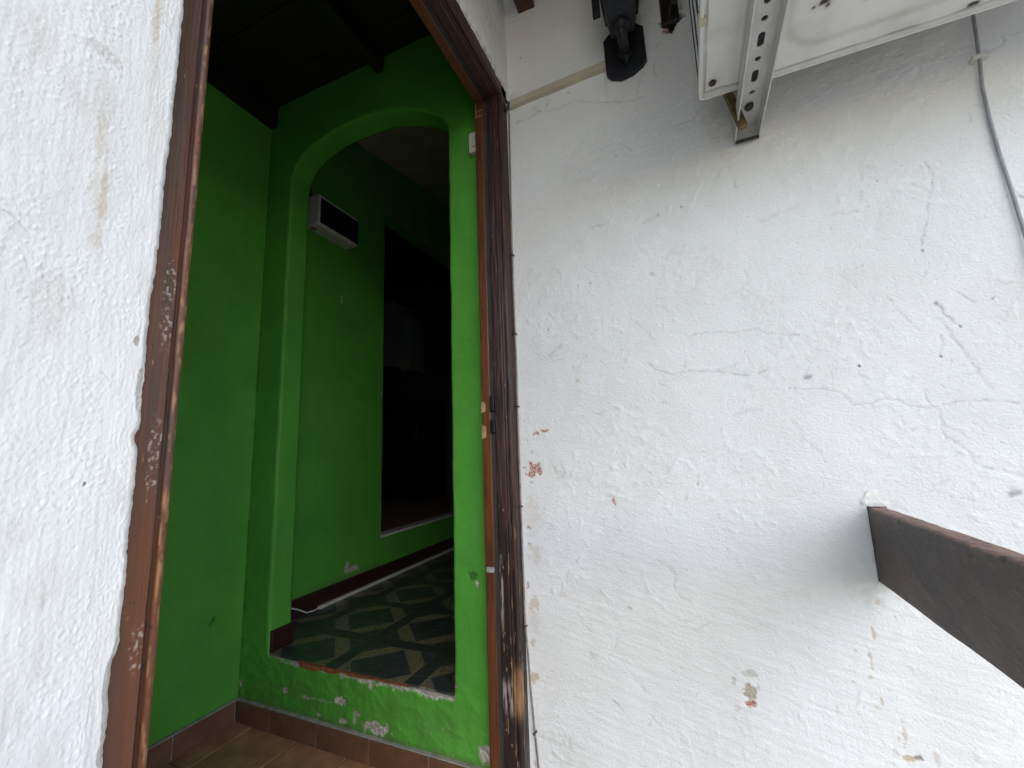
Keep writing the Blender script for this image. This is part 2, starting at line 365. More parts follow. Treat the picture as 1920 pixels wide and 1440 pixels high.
# ================================================================== white wall with the beam
def axis_dense(a, b, step, ext_lo, ext_hi):
    d = np.linspace(a, b, int(round((b - a) / step)) + 1)
    lo = np.arange(ext_lo, a - 0.02, 0.12) if ext_lo < a else np.array([])
    hi = np.arange(b + 0.1, ext_hi + 0.06, 0.12) if ext_hi > b else np.array([])
    return np.concatenate((lo, d, hi))
def seg_dist(X, Z, pts):
    d = np.full(X.shape, 9.0)
    for (x0, z0), (x1, z1) in zip(pts[:-1], pts[1:]):
        dx, dz = x1 - x0, z1 - z0; L = dx * dx + dz * dz + 1e-12
        t = np.clip(((X - x0) * dx + (Z - z0) * dz) / L, 0, 1)
        d = np.minimum(d, np.hypot(X - x0 - t * dx, Z - z0 - t * dz))
    return d
def paint(us, vs, H, A, cracks, blobs, jag):
    """carve cracks and chips into height field H (metres) and wear channels A; us, vs plan coordinates"""
    for pts, w, dk, hh in cracks:
        p = np.array(pts); mrg = 0.02
        iu = np.where((us > p[:, 0].min() - mrg) & (us < p[:, 0].max() + mrg))[0]; iv = np.where((vs > p[:, 1].min() - mrg) & (vs < p[:, 1].max() + mrg))[0]
        if len(iu) < 2 or len(iv) < 2: continue
        s = np.s_[iu[0]:iu[-1] + 1, iv[0]:iv[-1] + 1]
        X, Z = np.meshgrid(us[iu], vs[iv], indexing='ij')
        Xw = X + 0.006 * fbm(X * 60, Z * 60, 41, 3); Zw = Z + 0.006 * fbm(X * 60, Z * 60, 57, 3)
        d = seg_dist(Xw, Zw, pts) * U * 1000
        fade = sstep(-0.35, 0.15, vn(X * 55, Z * 55, 63))
        g = np.exp(-(d / (w * 0.9)) ** 2) * (0.35 + 0.65 * fade)
        H[s] += hh * 0.0007 * np.exp(-(d / (w * 1.3)) ** 2)
        if dk > 0: A[s][..., 0] = np.maximum(A[s][..., 0], 0.7 * dk * g)
    for cx, cz, rx, rz, ch, st, dep in blobs:
        iu = np.where(np.abs(us - cx) < rx * 2 + 0.01)[0]; iv = np.where(np.abs(vs - cz) < rz * 2 + 0.01)[0]
        if len(iu) < 2 or len(iv) < 2: continue
        s = np.s_[iu[0]:iu[-1] + 1, iv[0]:iv[-1] + 1]
        X, Z = np.meshgrid(us[iu], vs[iv], indexing='ij')
        soft = st < 0.35 or dep == 0
        f = min(1.0, max(rx, rz) / 0.012)
        q = np.hypot((X - cx) / rx, (Z - cz) / rz) + jag * fbm(X * 70 / max(f, .3), Z * 70 / max(f, .3), 77, 4) * 1.3
        k = 1 - sstep(0.35, 1.25, q) if soft else 1 - sstep(0.80, 0.95, q)
        H[s] -= dep * 0.001 * k
        A[s][..., ch] = np.maximum(A[s][..., ch], st * k)
CRACKS = [
    ([(-0.385,0.662),(-0.324,0.64),(-0.299,0.628)], 1.5, 0.25, -0.5),
    ([(0.107,0.705),(0.09,0.699),(0.076,0.676),(0.075,0.649),(0.066,0.629),(0.07,0.591),(0.054,0.56),(0.039,0.528)], 3, -0.2, 1.2),
    ([(-0.191,0.279),(-0.204,0.271)], 4, 0.4, -0.8),
    ([(-0.285,0.251),(-0.302,0.242),(-0.312,0.227)], 5, 0.35, -1),
    ([(-0.355,0.284),(-0.349,0.257)], 2, 0.2, -0.5),
    ([(-0.352,0.241),(-0.324,0.226)], 2, 0.2, -0.5),
    ([(-0.346,0.221),(-0.312,0.222)], 2, 0.2, -0.5),
    ([(-0.078,0.184),(-0.058,0.168),(-0.028,0.154),(0.009,0.157),(0.031,0.156),(0.062,0.151),(0.099,0.143),(0.125,0.135)], 1.5, 0.5, -0.6),
    ([(0.062,0.153),(0.084,0.158),(0.101,0.161)], 1.5, 0.4, -0.6),
    ([(0.141,0.137),(0.157,0.147)], 2, 0.5, -0.6),
    ([(0.017,0.239),(0.071,0.237),(0.108,0.232),(0.139,0.235),(0.17,0.221),(0.222,0.21)], 1.8, 0.35, -0.8),
    ([(0.139,0.367),(0.145,0.342),(0.124,0.321),(0.096,0.318)], 2, 0.2, -0.7),
    ([(-0.027,0.541),(-0.06,0.527)], 4, 0.3, -1),
    ([(-0.153,0.55),(-0.185,0.549)], 4, 0.3, -1),
    ([(0.064,0.434),(0.034,0.432),(-0.004,0.436),(-0.028,0.428)], 6, 0.1, -1.4),
    ([(0.249,0.488),(0.215,0.481),(0.181,0.469)], 6, 0.12, -1.4),
    ([(-0.103,0.756),(-0.086,0.745),(-0.074,0.729)], 2, 0.3, -0.6),
    ([(-0.115,0.74),(-0.109,0.721)], 2, 0.35, -0.5),
    ([(0.138,0.588),(0.141,0.566),(0.146,0.564)], 2, 0.35, -0.5),
    ([(0.115,0.613),(0.106,0.594)], 3, 0.3, -0.7),
    ([(-0.28,0.425),(-0.303,0.402),(-0.319,0.383)], 1.5, 0.15, -0.4),
    ([(0.438,0.211),(0.454,0.178),(0.472,0.125),(0.493,0.071)], 2.5, 0.4, -0.6),
    ([(0.44,0.242),(0.45,0.219),(0.467,0.193)], 3, 0.6, -0.8),
    ([(0.373,0.265),(0.382,0.241),(0.392,0.219),(0.408,0.197)], 2.2, 0.35, -0.6),
    ([(0.475,0.253),(0.492,0.236)], 2, 0.5, -0.5),
    ([(0.439,0.181),(0.432,0.145)], 2, 0.5, -0.5),
    ([(0.441,0.377),(0.435,0.357)], 2, 0.5, -0.5),
    ([(0.191,0.102),(0.217,0.099),(0.254,0.095),(0.282,0.082),(0.29,0.062),(0.32,0.064),(0.341,0.071),(0.356,0.068),(0.372,0.056),(0.402,0.047),(0.427,0.053),(0.461,0.057),(0.49,0.055),(0.527,0.047)], 1.8, 0.35, -0.9),
    ([(0.4,0.08),(0.406,0.052),(0.417,0.037),(0.414,0.019),(0.417,-0.003),(0.442,-0.028),(0.448,-0.048),(0.459,-0.059),(0.481,-0.062),(0.494,-0.071),(0.507,-0.075)], 1.8, 0.4, -0.9),
    ([(0.187,0.041),(0.203,-0.0),(0.227,-0.028),(0.233,-0.047)], 2, 0.2, -0.8),
    ([(0.307,0.226),(0.321,0.193),(0.322,0.159)], 3, -0.1, 1),
    ([(0.22,0.122),(0.229,0.123)], 4, 0.8, -0.8),
    ([(0.373,0.01),(0.379,0.012)], 3, 0.4, -0.6),
    ([(0.329,0.009),(0.35,-0.014)], 3, -0.1, 1.2),
    ([(0.308,0.13),(0.313,0.116),(0.327,0.101)], 1.5, 0.3, -0.5),
    ([(0.461,0.527),(0.468,0.51),(0.471,0.491),(0.457,0.431),(0.436,0.358)], 1.6, 0.45, -0.4),
    ([(0.57,0.721),(0.587,0.712),(0.605,0.717),(0.61,0.738),(0.636,0.733)], 2, 0.4, -1),
    ([(0.561,0.725),(0.529,0.724),(0.504,0.735),(0.479,0.75)], 2.5, 0.12, -1),
    ([(0.469,0.657),(0.436,0.638),(0.409,0.584),(0.368,0.558)], 5, 0, 1.2),
    ([(0.439,0.481),(0.416,0.473),(0.386,0.455),(0.373,0.401)], 4, 0.05, -1),
    ([(0.539,0.595),(0.539,0.58)], 2, 0.3, -0.4),
    ([(0.581,0.416),(0.585,0.411)], 3, 0.6, -0.6),
    ([(0.064,0.029),(0.063,0.006),(0.075,-0.022),(0.116,-0.022),(0.139,-0.044),(0.15,-0.069)], 3, -0.15, 1.3),
    ([(-0.167,0.066),(-0.168,0.048),(-0.162,0.035)], 3, -0.1, 1),
    ([(-0.152,0.006),(-0.126,-0.021),(-0.127,-0.039)], 3, -0.1, 1),
    ([(-0.091,-0.248),(-0.058,-0.271),(-0.064,-0.3)], 1.8, 0.25, -0.8),
    ([(-0.214,0.082),(-0.205,0.075),(-0.191,0.072)], 2, 0.25, -0.7),
    ([(-0.056,0.093),(-0.043,0.089),(-0.037,0.083)], 3, 0.3, -0.8),
    ([(0.087,0.054),(0.12,0.064),(0.139,0.064)], 3, 0.25, -0.9),
    ([(-0.059,0.137),(-0.037,0.123)], 3, 0.2, -0.8),
    ([(-0.312,-0.043),(-0.296,-0.043),(-0.291,-0.058),(-0.298,-0.074),(-0.31,-0.076)], 2, 0.3, -0.8),
    ([(-0.338,-0.179),(-0.327,-0.186),(-0.331,-0.195),(-0.341,-0.195)], 2, 0.25, -0.8),
    ([(-0.205,-0.167),(-0.204,-0.171)], 3, 0.7, -0.6),
    ([(-0.025,-0.107),(-0.024,-0.123)], 2, 0.3, -0.5),
    ([(-0.21,-0.023),(-0.189,-0.009)], 1.5, 0.25, -0.4),
    ([(0.002,-0.082),(0.003,-0.087)], 3, 0.6, -0.5),
    ([(-0.125,-0.267),(-0.119,-0.304),(-0.109,-0.326),(-0.082,-0.346),(-0.045,-0.364)], 3, -0.15, 1.3),
    ([(-0.072,-0.263),(-0.058,-0.276),(-0.064,-0.299),(-0.052,-0.318),(-0.034,-0.33)], 1.8, 0.25, -0.8),
    ([(-0.156,-0.496),(-0.138,-0.513)], 4, 0.2, -1.6),
    ([(-0.077,-0.567),(-0.065,-0.59),(-0.054,-0.636)], 3, -0.1, 1.1),
    ([(-0.161,-0.35),(-0.155,-0.353)], 3, 0.7, -0.6),
    ([(-0.205,-0.542),(-0.185,-0.56)], 1.4, 0.55, -0.3),
    ([(-0.121,-0.542),(-0.135,-0.58)], 1.2, 0.3, -0.3),
    ([(-0.397,-0.636),(-0.38,-0.65),(-0.337,-0.661),(-0.314,-0.642),(-0.311,-0.658),(-0.302,-0.667)], 2.4, 0.25, -0.9),
    ([(-0.379,-0.704),(-0.339,-0.694),(-0.31,-0.695)], 2, 0.2, -0.9),
    ([(-0.254,-0.455),(-0.248,-0.464)], 4, 0.3, -1.4),
    ([(-0.169,-0.657),(-0.147,-0.658)], 2.5, 0.2, -0.9),
    ([(0.301,-0.102),(0.31,-0.103),(0.315,-0.115)], 2, 0.3, -0.8),
    ([(0.446,-0.051),(0.471,-0.063),(0.508,-0.074)], 2, 0.3, -0.9),
    ([(0.489,-0.102),(0.495,-0.102)], 6, 0.8, -0.6),
    ([(0.196,-0.477),(0.197,-0.494)], 2.5, 0.3, -0.7),
    ([(0.475,-0.055),(0.487,-0.066),(0.508,-0.072)], 1.6, 0.2, -0.6),
    ([(-0.381,0.92),(-0.342,0.916),(-0.322,0.924),(-0.294,0.923),(-0.261,0.915),(-0.238,0.921),(-0.202,0.92),(-0.168,0.904),(-0.119,0.882),(-0.059,0.865),(-0.039,0.867)], 2.2, 0.35, -1.2),
    ([(-0.326,0.95),(-0.317,0.932),(-0.298,0.925)], 2.2, 0.6, -0.6),
    ([(-0.278,0.952),(-0.286,0.94),(-0.294,0.923)], 2.2, 0.6, -0.6),
    ([(-0.125,0.978),(-0.122,0.9)], 4, 0.2, -0.6),
    ([(-0.03,0.933),(-0.053,0.868)], 4, 0.2, -0.6),
    ([(0.026,0.761),(0.046,0.76),(0.071,0.76),(0.086,0.778)], 2, 0.35, -0.9),
    ([(-0.001,0.957),(-0.002,0.902)], 1.6, 0.5, -0.3),
    ([(-0.384,1.254),(-0.307,1.25)], 3, 0.2, -1),
]
BLOBS = [
    (-0.359,0.037,0.009,0.005,1,1,1),
    (-0.337,0.042,0.011,0.005,1,1,1),
    (-0.369,-0.053,0.024,0.017,1,1,1.5),
    (-0.177,-0.126,0.005,0.008,1,0.9,1),
    (-0.389,-0.192,0.007,0.005,1,0.8,1),
    (-0.372,-0.009,0.005,0.005,3,0.6,0.6),
    (-0.376,-0.083,0.005,0.005,3,0.5,0.6),
    (-0.243,0.158,0.007,0.005,2,0.45,0.5),
    (-0.255,0.193,0.003,0.003,2,0.4,0.4),
    (-0.242,0.193,0.003,0.004,2,0.4,0.4),
    (-0.378,-0.162,0.028,0.056,2,0.22,0.2),
    (-0.374,-0.253,0.02,0.022,2,0.3,0.4),
    (-0.389,-0.23,0.006,0.005,1,0.5,0.8),
    (-0.305,-0.06,0.013,0.017,3,0.12,0.6),
    (-0.397,-0.324,0.005,0.006,1,0.7,0.8),
    (-0.384,-0.364,0.013,0.019,2,0.5,0.3),
    (-0.39,-0.453,0.006,0.009,2,0.6,0.3),
    (-0.388,-0.528,0.01,0.011,2,0.75,0.3),
    (-0.392,-0.708,0.008,0.007,1,0.45,0.5),
    (-0.396,-0.328,0.004,0.006,1,0.7,0.6),
    (-0.386,-0.406,0.017,0.038,2,0.2,0.1),
    (-0.312,-0.34,0.012,0.008,2,0.2,0.5),
    (0.058,-0.483,0.012,0.015,3,1,1.6),
    (0.059,-0.502,0.013,0.006,1,1,1.8),
    (0.062,-0.45,0.012,0.009,3,0.5,0.6),
    (0.032,-0.466,0.005,0.012,3,0.5,0.6),
    (0.075,-0.471,0.004,0.015,3,0.4,0.5),
    (0.034,-0.516,0.008,0.007,1,0.25,0.3),
    (0.268,-0.345,0.003,0.013,2,0.6,0.2),
    (0.259,-0.394,0.003,0.018,2,0.5,0.2),
    (0.255,-0.424,0.003,0.005,2,0.5,0.2),
    (0.265,-0.461,0.003,0.011,2,0.6,0.2),
    (0.256,-0.472,0.003,0.003,2,0.6,0.2),
    (0.29,-0.512,0.004,0.022,2,0.55,0.3),
    (0.28,-0.517,0.003,0.004,2,0.5,0.2),
    (0.274,-0.54,0.006,0.009,3,0.3,0.4),
    (0.297,-0.545,0.014,0.007,2,0.8,1.5),
    (0.305,-0.542,0.006,0.005,0,0.6,1),
    (0.329,-0.537,0.005,0.01,1,0.3,0.4),
    (0.229,-0.436,0.003,0.003,1,0.5,0.2),
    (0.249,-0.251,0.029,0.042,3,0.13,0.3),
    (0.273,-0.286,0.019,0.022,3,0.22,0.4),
    (0.281,-0.296,0.004,0.005,2,0.5,0.3),
    (0.237,-0.382,0.003,0.003,3,0.4,0.2),
    (0.299,-0.115,0.015,0.012,2,0.1,-3),
    (0.327,-0.119,0.015,0.016,2,0.12,-1),
    (-0.085,0.904,0.037,0.027,1,0.07,0.3),
    (0.006,0.992,0.015,0.009,3,0.2,0.3),
    (0.049,1.056,0.027,0.032,0,0.75,12),
    (0.041,1.029,0.02,0.014,1,1,6),
    (-0.358,1.123,0.003,0.004,0,0.6,0.4),
    (-0.225,0.953,0.003,0.003,0,0.5,0.3),
    (-0.203,0.913,0.124,0.028,2,0.1,0),
    (0.108,0.693,0.014,0.012,1,0.15,0.3),
    (-0.103,0.633,0.025,0.024,1,0.07,0),
    (-0.053,0.396,0.005,0.006,3,0.5,0.8),
    (-0.198,0.402,0.005,0.004,3,0.4,0.5),
    (-0.314,0.299,0.003,0.003,0,0.6,0.4),
    (0.026,0.547,0.003,0.003,0,0.5,0.3),
    (-0.026,0.542,0.003,0.003,0,0.4,0.5),
    (0.129,0.645,0.045,0.039,2,0.1,0),
    (0.44,0.241,0.003,0.003,0,0.6,0.4),
    (0.467,0.193,0.003,0.003,0,0.6,0.4),
    (0.432,0.141,0.003,0.003,0,0.7,0.4),
    (0.311,0.136,0.003,0.003,0,0.9,0.4),
    (0.518,0.238,0.003,0.003,0,0.5,0.4),
    (0.436,0.346,0.003,0.003,0,0.5,0.3),
]
ARCH_CHIPS = [
    ('c',-0.975,-0.681,0.017,0.011),
    ('c',-0.92,-0.704,0.013,0.007),
    ('c',-0.848,-0.726,0.044,0.016),
    ('c',-1.195,-0.692,0.012,0.008),
    ('c',-0.897,-0.619,0.02,0.007),
    ('c',-0.867,-0.619,0.009,0.013),
    ('c',-0.683,-0.609,0.041,0.012),
    ('c',-0.64,-0.608,0.034,0.005),
    ('c',-1.056,-0.733,0.01,0.004),
    ('c',-0.963,-0.73,0.015,0.007),
    ('c',-0.922,-0.722,0.006,0.008),
    ('c',-0.518,-0.716,0.023,0.02),
    ('d',-1.334,-0.645,0.005,0.003),
    ('c',-0.536,-0.333,0.005,0.009),
    ('d',-0.55,-0.318,0.014,0.011),
    ('c',-1.387,-0.705,0.011,0.009),
    ('c',-1.103,-0.698,0.013,0.003),
    ('c',-0.792,-0.623,0.005,0.003),
    ('c',-0.603,-0.58,0.005,0.012),
    ('c',-0.728,-0.596,0.016,0.009),
    ('c',-0.602,-0.513,0.004,0.018),
    ('c',-0.61,-0.487,0.012,0.004),
    ('d',-1.23,-0.625,0.007,0.007),
    ('c',-0.64,-0.687,0.002,0.003),
    ('c',-0.61,-0.707,0.004,0.002),
]
CRACKS += [([(0.2835, -0.118), (0.2835, -0.19), (0.284, -0.262)], 4, 0, 4.0), ([(0.286, -0.123), (0.315, -0.123)], 4, 0, 3.0)]

us = axis_dense(-0.407, 0.68, 0.0021, -9, 4.0); vs = axis_dense(-0.76, 1.36, 0.0021, ZF - 0.16, 1.36)
us = us[us > -0.4071]
X, Z = np.meshgrid(us, vs, indexing='ij')
ang = 0.35; Xr = X * math.cos(ang) + Z * math.sin(ang); Zr = -X * math.sin(ang) + Z * math.cos(ang)
H = 0.007 * fbm(X * 2.2, Z * 2.2, 1, 3) + 0.0020 * fbm(X * 9, Z * 11, 5, 3)
wmask = sstep(-0.1, 0.35, fbm(X * 5, Z * 5, 9, 3)) 
tr = fbm(Xr * 16, Zr * 48, 13, 4)
H += 0.0016 * tr * (0.25 + wmask)                                             # trowel strokes
r1 = 1 - np.abs(fbm(Xr * 11, Zr * 19, 21, 4)) * 2.6
H += 0.0006 * np.clip(r1, 0, 1) ** 6 * (0.3 + wmask)                          # lips left by the float
low = 1 - sstep(-0.45, 0.15, Z)
ang2 = -0.22; Zb = -X * math.sin(ang2) + Z * math.cos(ang2); Xb = X * math.cos(ang2) + Z * math.sin(ang2)
H += 0.0011 * fbm(Xb * 9, Zb * 95, 31, 3) * low * sstep(-0.55, -0.1, X)       # brushed ridges low on the wall
mid = sstep(-0.2, 0.3, Z) * sstep(-0.35, 0.1, X)
H += 0.0011 * fbm(Xr * 60, Zr * 75, 43, 3) * (0.25 + 0.75 * mid) * (0.3 + wmask) + 0.00035 * fbm(X * 190, Z * 190, 45, 2)
pits = sstep(0.33, 0.45, vn(X * 130, Z * 130, 37)); H -= 0.0009 * pits
H += 0.0016 * np.clip(vn(X * 55, Z * 55, 38) - 0.18, 0, 1) * 3 * sstep(0, .3, vn(X * 4, Z * 4, 39) + 0.1)
A = np.zeros(X.shape + (4,))
A[..., 0] = 0.18 * pits * sstep(0.1, 0.3, vn(X * 7, Z * 7, 91))
A[..., 2] = 0.05 * sstep(-0.3, 0.5, fbm(X * 3, Z * 3, 93, 3)) + 0.06 * sstep(0.3, 0.9, Z)
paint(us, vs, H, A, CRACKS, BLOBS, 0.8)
# faint random hairlines and scuffs between the large marks
rnd = random.Random(4)
hair = []
for k in range(110):
    x, z = rnd.uniform(-0.38, 0.66), rnd.uniform(-0.74, 1.0); a = rnd.uniform(-0.9, 0.9); L = rnd.uniform(0.008, 0.035); pts = [(x, z)]
    for q in range(3):
        a += rnd.uniform(-0.5, 0.5); x += L * math.cos(a) / 2; z += L * math.sin(a) / 2; pts.append((x, z))
    hair.append((pts, rnd.uniform(1.0, 2.2), rnd.uniform(0.05, 0.30), rnd.choice((-0.8, -0.6, 0.7))))
paint(us, vs, H, A, hair, [], 0)
H *= sstep(-0.41, -0.395, X) * 0.7 + 0.3
V = np.stack((X, 1.0 - H / U, Z), -1).reshape(-1, 3)
nu, nv = X.shape
V2 = [(-0.407, 1.03, ZF - .16), (4.0, 1.03, ZF - .16), (4.0, 1.03, 1.36), (-0.407, 1.03, 1.36)]
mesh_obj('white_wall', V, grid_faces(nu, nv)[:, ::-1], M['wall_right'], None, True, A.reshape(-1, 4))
wall_r = bpy.data.objects['white_wall']
tag(wall_r, 'white painted plaster wall with cracks and pink chips that the dark beam runs into', 'wall')
box('wall_core', (-0.40, 4.0, 1.02, 1.075, ZF - 0.16, 1.36), M['cement'], wall_r)

# ================================================================== white wall that holds the doorway
XD = -0.407
ys = np.concatenate((np.arange(-3.0, 0.0, 0.1), np.linspace(0.0, 0.07, 30)[:-1], np.linspace(0.07, 0.2, 172)))
zs = np.concatenate((np.arange(ZF - 0.16, -0.36, 0.05), np.linspace(-0.36, 0.56, 1150), np.arange(0.6, 1.37, 0.05)))
Yg, Zg = np.meshgrid(ys, zs, indexing='ij')
H = 0.004 * fbm(Yg * 6, Zg * 4, 101, 3)
big = sstep(-0.25, 0.45, fbm(Yg * 26, Zg * 14, 115, 3))
H += 0.00030 * fbm(Yg * 330, Zg * 260, 103, 2) * (0.5 + big) + 0.00034 * fbm(Yg * 300, Zg * 26, 107, 3)
H += 0.00042 * sstep(0.12, 0.40, vn(Yg * 400, Zg * 330, 109)) * (0.3 + big)    # roughcast grains
H -= 0.00035 * sstep(0.24, 0.42, vn(Yg * 340, Zg * 300, 111))
H += 0.00055 * fbm(Yg * 45, Zg * 30, 113, 3)
A = np.zeros(Yg.shape + (4,))
A[..., 3] = 0.20 * sstep(0.15, 0.55, fbm(Yg * 30, Zg * 14, 117, 4)) + 0.16 * sstep(0.0, -0.22, Zg) * sstep(-.2, .4, fbm(Yg * 60, Zg * 18, 119, 3))
lb = [(0.174, 0.385, 0.0035, 0.045, 2, .5, 0), (0.176, 0.33, 0.006, 0.05, 2, .2, 0), (0.184, 0.29, 0.008, 0.05, 2, .15, 0), (0.148, 0.25, 0.004, 0.03, 2, .3, 0),
      (0.1535, 0.195, 0.0032, 0.036, 2, .55, 0), (0.152, 0.205, 0.007, 0.05, 2, .2, 0), (0.190, 0.096, 0.003, 0.005, 3, .9, 1.0),
      (0.163, -0.0145, 0.0012, 0.0015, 0, .8, 1), (0.145, 0.32, 0.014, 0.006, 3, .3, .5), (0.196, 0.06, 0.003, 0.02, 3, .6, 1), (0.197, -0.17, 0.004, 0.05, 3, .45, 1)]
lc = [([(0.106, 0.166), (0.12, 0.152)], 0.9, .7, -.4), ([(0.183, 0.387), (0.188, 0.383), (0.192, 0.377)], 1.0, .5, -.6), ([(0.163, 0.067), (0.17, 0.059)], .8, .3, -.3)]
paint(ys, zs, H, A, lc, lb, 0.5)
edge = 0.0015 * fbm(0 * Zg + 3.3, Zg * 26, 121, 4) + 0.0012 * fbm(0 * Zg + 1.3, Zg * 90, 123, 3)
edge -= 0.0035 * np.exp(-((Zg - 0.018) / 0.008) ** 2) + 0.003 * sstep(0.16, 0.15, Zg) * sstep(0.02, 0.05, Zg) * 0.5 + 0.003 * sstep(-0.13, -0.145, Zg)
near = sstep(0.17, 0.2, Yg)
Yd = Yg + (edge - 0.0052) * near
roundoff = 0.0045 * np.clip((Yg - 0.194) / 0.006, 0, 1) ** 2
V = np.stack((XD + 0.006 + H / U - roundoff, Yd, Zg), -1)
skirt = V[-1:].copy(); skirt[..., 0] = XD - 0.012                             # the broken plaster edge turns in behind the frame
V = np.concatenate((V, skirt), 0); A = np.concatenate((A, A[-1:]), 0)
A[-1, :, 3] = 0.55
VL = V.reshape(-1, 3); FL = grid_faces(V.shape[0], V.shape[1]); AL = A.reshape(-1, 4)
# above the lintel
ys = np.linspace(0.2, 1.0, 220); zs = np.linspace(1.026, 1.36, 110)
Yg, Zg = np.meshgrid(ys, zs, indexing='ij')
H = 0.004 * fbm(Yg * 6, Zg * 5, 131, 3) + 0.0022 * fbm(Yg * 30, Zg * 30, 133, 4) + 0.0012 * fbm(Yg * 90, Zg * 90, 134, 2)
A = np.zeros(Yg.shape + (4,)); low = sstep(1.05, 1.03, Zg)
A[..., 3] = 0.55 * low * sstep(-0.1, 0.2, fbm(Yg * 60, Zg * 60, 137, 3)) + 0.12
V = np.stack((XD + 0.006 + H / U - 0.006 * low * (0.5 + fbm(Yg * 30, Zg * 10, 139, 3)), Yg, Zg + 0.008 * low * fbm(Yg * 22, 0 * Zg, 141, 4)), -1)
skirt = V[:, :1].copy(); skirt[..., 0] = XD - 0.012
V = np.concatenate((skirt, V), 1); A = np.concatenate((A[:, :1], A), 1)
F2 = grid_faces(V.shape[0], V.shape[1]) + len(VL)
wall_d = mesh_obj('doorway_wall', np.concatenate((VL, V.reshape(-1, 3))), np.concatenate((FL, F2)), M['wall_left'], None, True, np.concatenate((AL, A.reshape(-1, 4))))
tag(wall_d, 'rough white roughcast wall around the open doorway, with rusty drip stains', 'wall')
mb = MB(); mb.box(XD - 0.08, XD - 0.002, -3.0, 0.176, ZF - 0.16, 1.36); mb.box(XD - 0.08, XD - 0.002, 0.178, 1.06, 1.034, 1.36)
mb.build('wall_core', M['cement'], wall_d)
box('threshold', (XD - 0.08, XD + 0.02, 0.18, 0.998, ZF - 0.158, ZF - 0.006), M['cement'], wall_d)

# ================================================================== wooden door frame
frame = empty('door_frame', (XD - 0.04, 0.58, ZF), 'chipped brown wooden door frame between the two white walls', 'door frame')
def extrude(path_fn, prof, ts, jit, seed, wear_fn, st=0.0025):
    """sweep profile points (a, b) along ts; path_fn(a, b, t) -> xyz"""
    P = []
    # resample the profile
    pr = []
    for (a0, b0), (a1, b1) in zip(prof[:-1], prof[1:]):
        n = max(2, int(math.hypot(a1 - a0, b1 - b0) / st))
        for k in range(n): pr.append((a0 + (a1 - a0) * k / n, b0 + (b1 - b0) * k / n))
    pr.append(prof[-1]); pr = np.array(pr); n = len(pr); s = np.arange(n) * st
    T, S = np.meshgrid(ts, s, indexing='ij')
    d = jit * (fbm(S * 120, T * 14, seed, 4) * 0.8 + 1.2 * np.clip(fbm(S * 60, T * 30, seed + 5, 4) - 0.35, 0, 1))
    a = pr[None, :, 0] + 0 * T; b = pr[None, :, 1] + 0 * T + d
    V = path_fn(a, b, T); A = wear_fn(a, b, T, S)
    return V.reshape(-1, 3), grid_faces(len(ts), n), A.reshape(-1, 4)
def flecks(S, T, sx, st, lo, seed): return sstep(lo, lo + 0.06, fbm(S * sx, T * st, seed, 4))
# profile: a = depth into the wall from the outer face, b = distance in front of the post's back
MAIN = [(0.0, 0.0), (0.0, 0.0315), (0.0035, 0.0330), (0.0036, 0.0352), (0.0004, 0.0362), (-0.0008, 0.0385), (0.0002, 0.0410), (0.003, 0.0420), (0.0085, 0.0422), (0.0095, 0.0400), (0.0110, 0.0400), (0.0118, 0.0425),
        (0.0138, 0.0440), (0.0160, 0.0430), (0.0170, 0.0412), (0.0185, 0.0445), (0.042, 0.0452), (0.0428, 0.0435), (0.043, 0.039)]
REB = [(0.043, 0.0), (0.043, 0.0372), (0.058, 0.0375)]
STRIP = [(0.058, 0.0), (0.058, 0.0365), (0.060, 0.038), (0.083, 0.0375), (0.084, 0.034), (0.084, 0.0)]
zt = np.linspace(ZF - 0.004, 1.03, 1300)
def w_right(a, b, T, S):
    A = np.zeros(a.shape + (4,))
    down = sstep(0.45, -0.75, T)
    A[..., 0] = 0.9 * flecks(S, T, 170, 11, 0.52 - 0.22 * down, 201)
    A[..., 0] = np.maximum(A[..., 0], 0.9 * np.exp(-((T + 0.545) / 0.05) ** 4) * sstep(0.018, 0.012, a) * (b > .02))
    wsh = np.exp(-((T + 0.555) / 0.035) ** 4) + np.exp(-((T + 0.33) / 0.07) ** 4) * (a > 0.033)
    A[..., 3] = 0.55 * np.clip(wsh, 0, 1) * (a > 0.018) * sstep(-0.25, 0.1, fbm(S * 200, T * 20, 205, 3))
    A[..., 3] = np.maximum(A[..., 3], 0.7 * flecks(S, T, 260, 26, 0.60 - 0.16 * down, 207))
    A[..., 1] = 0.8 * sstep(-0.15, 0.25, fbm(S * 60, T * 7, 209, 3) + 0.65 * sstep(0.1, -0.6, T) - 0.12) * (A[..., 3] < 0.3)
    return A
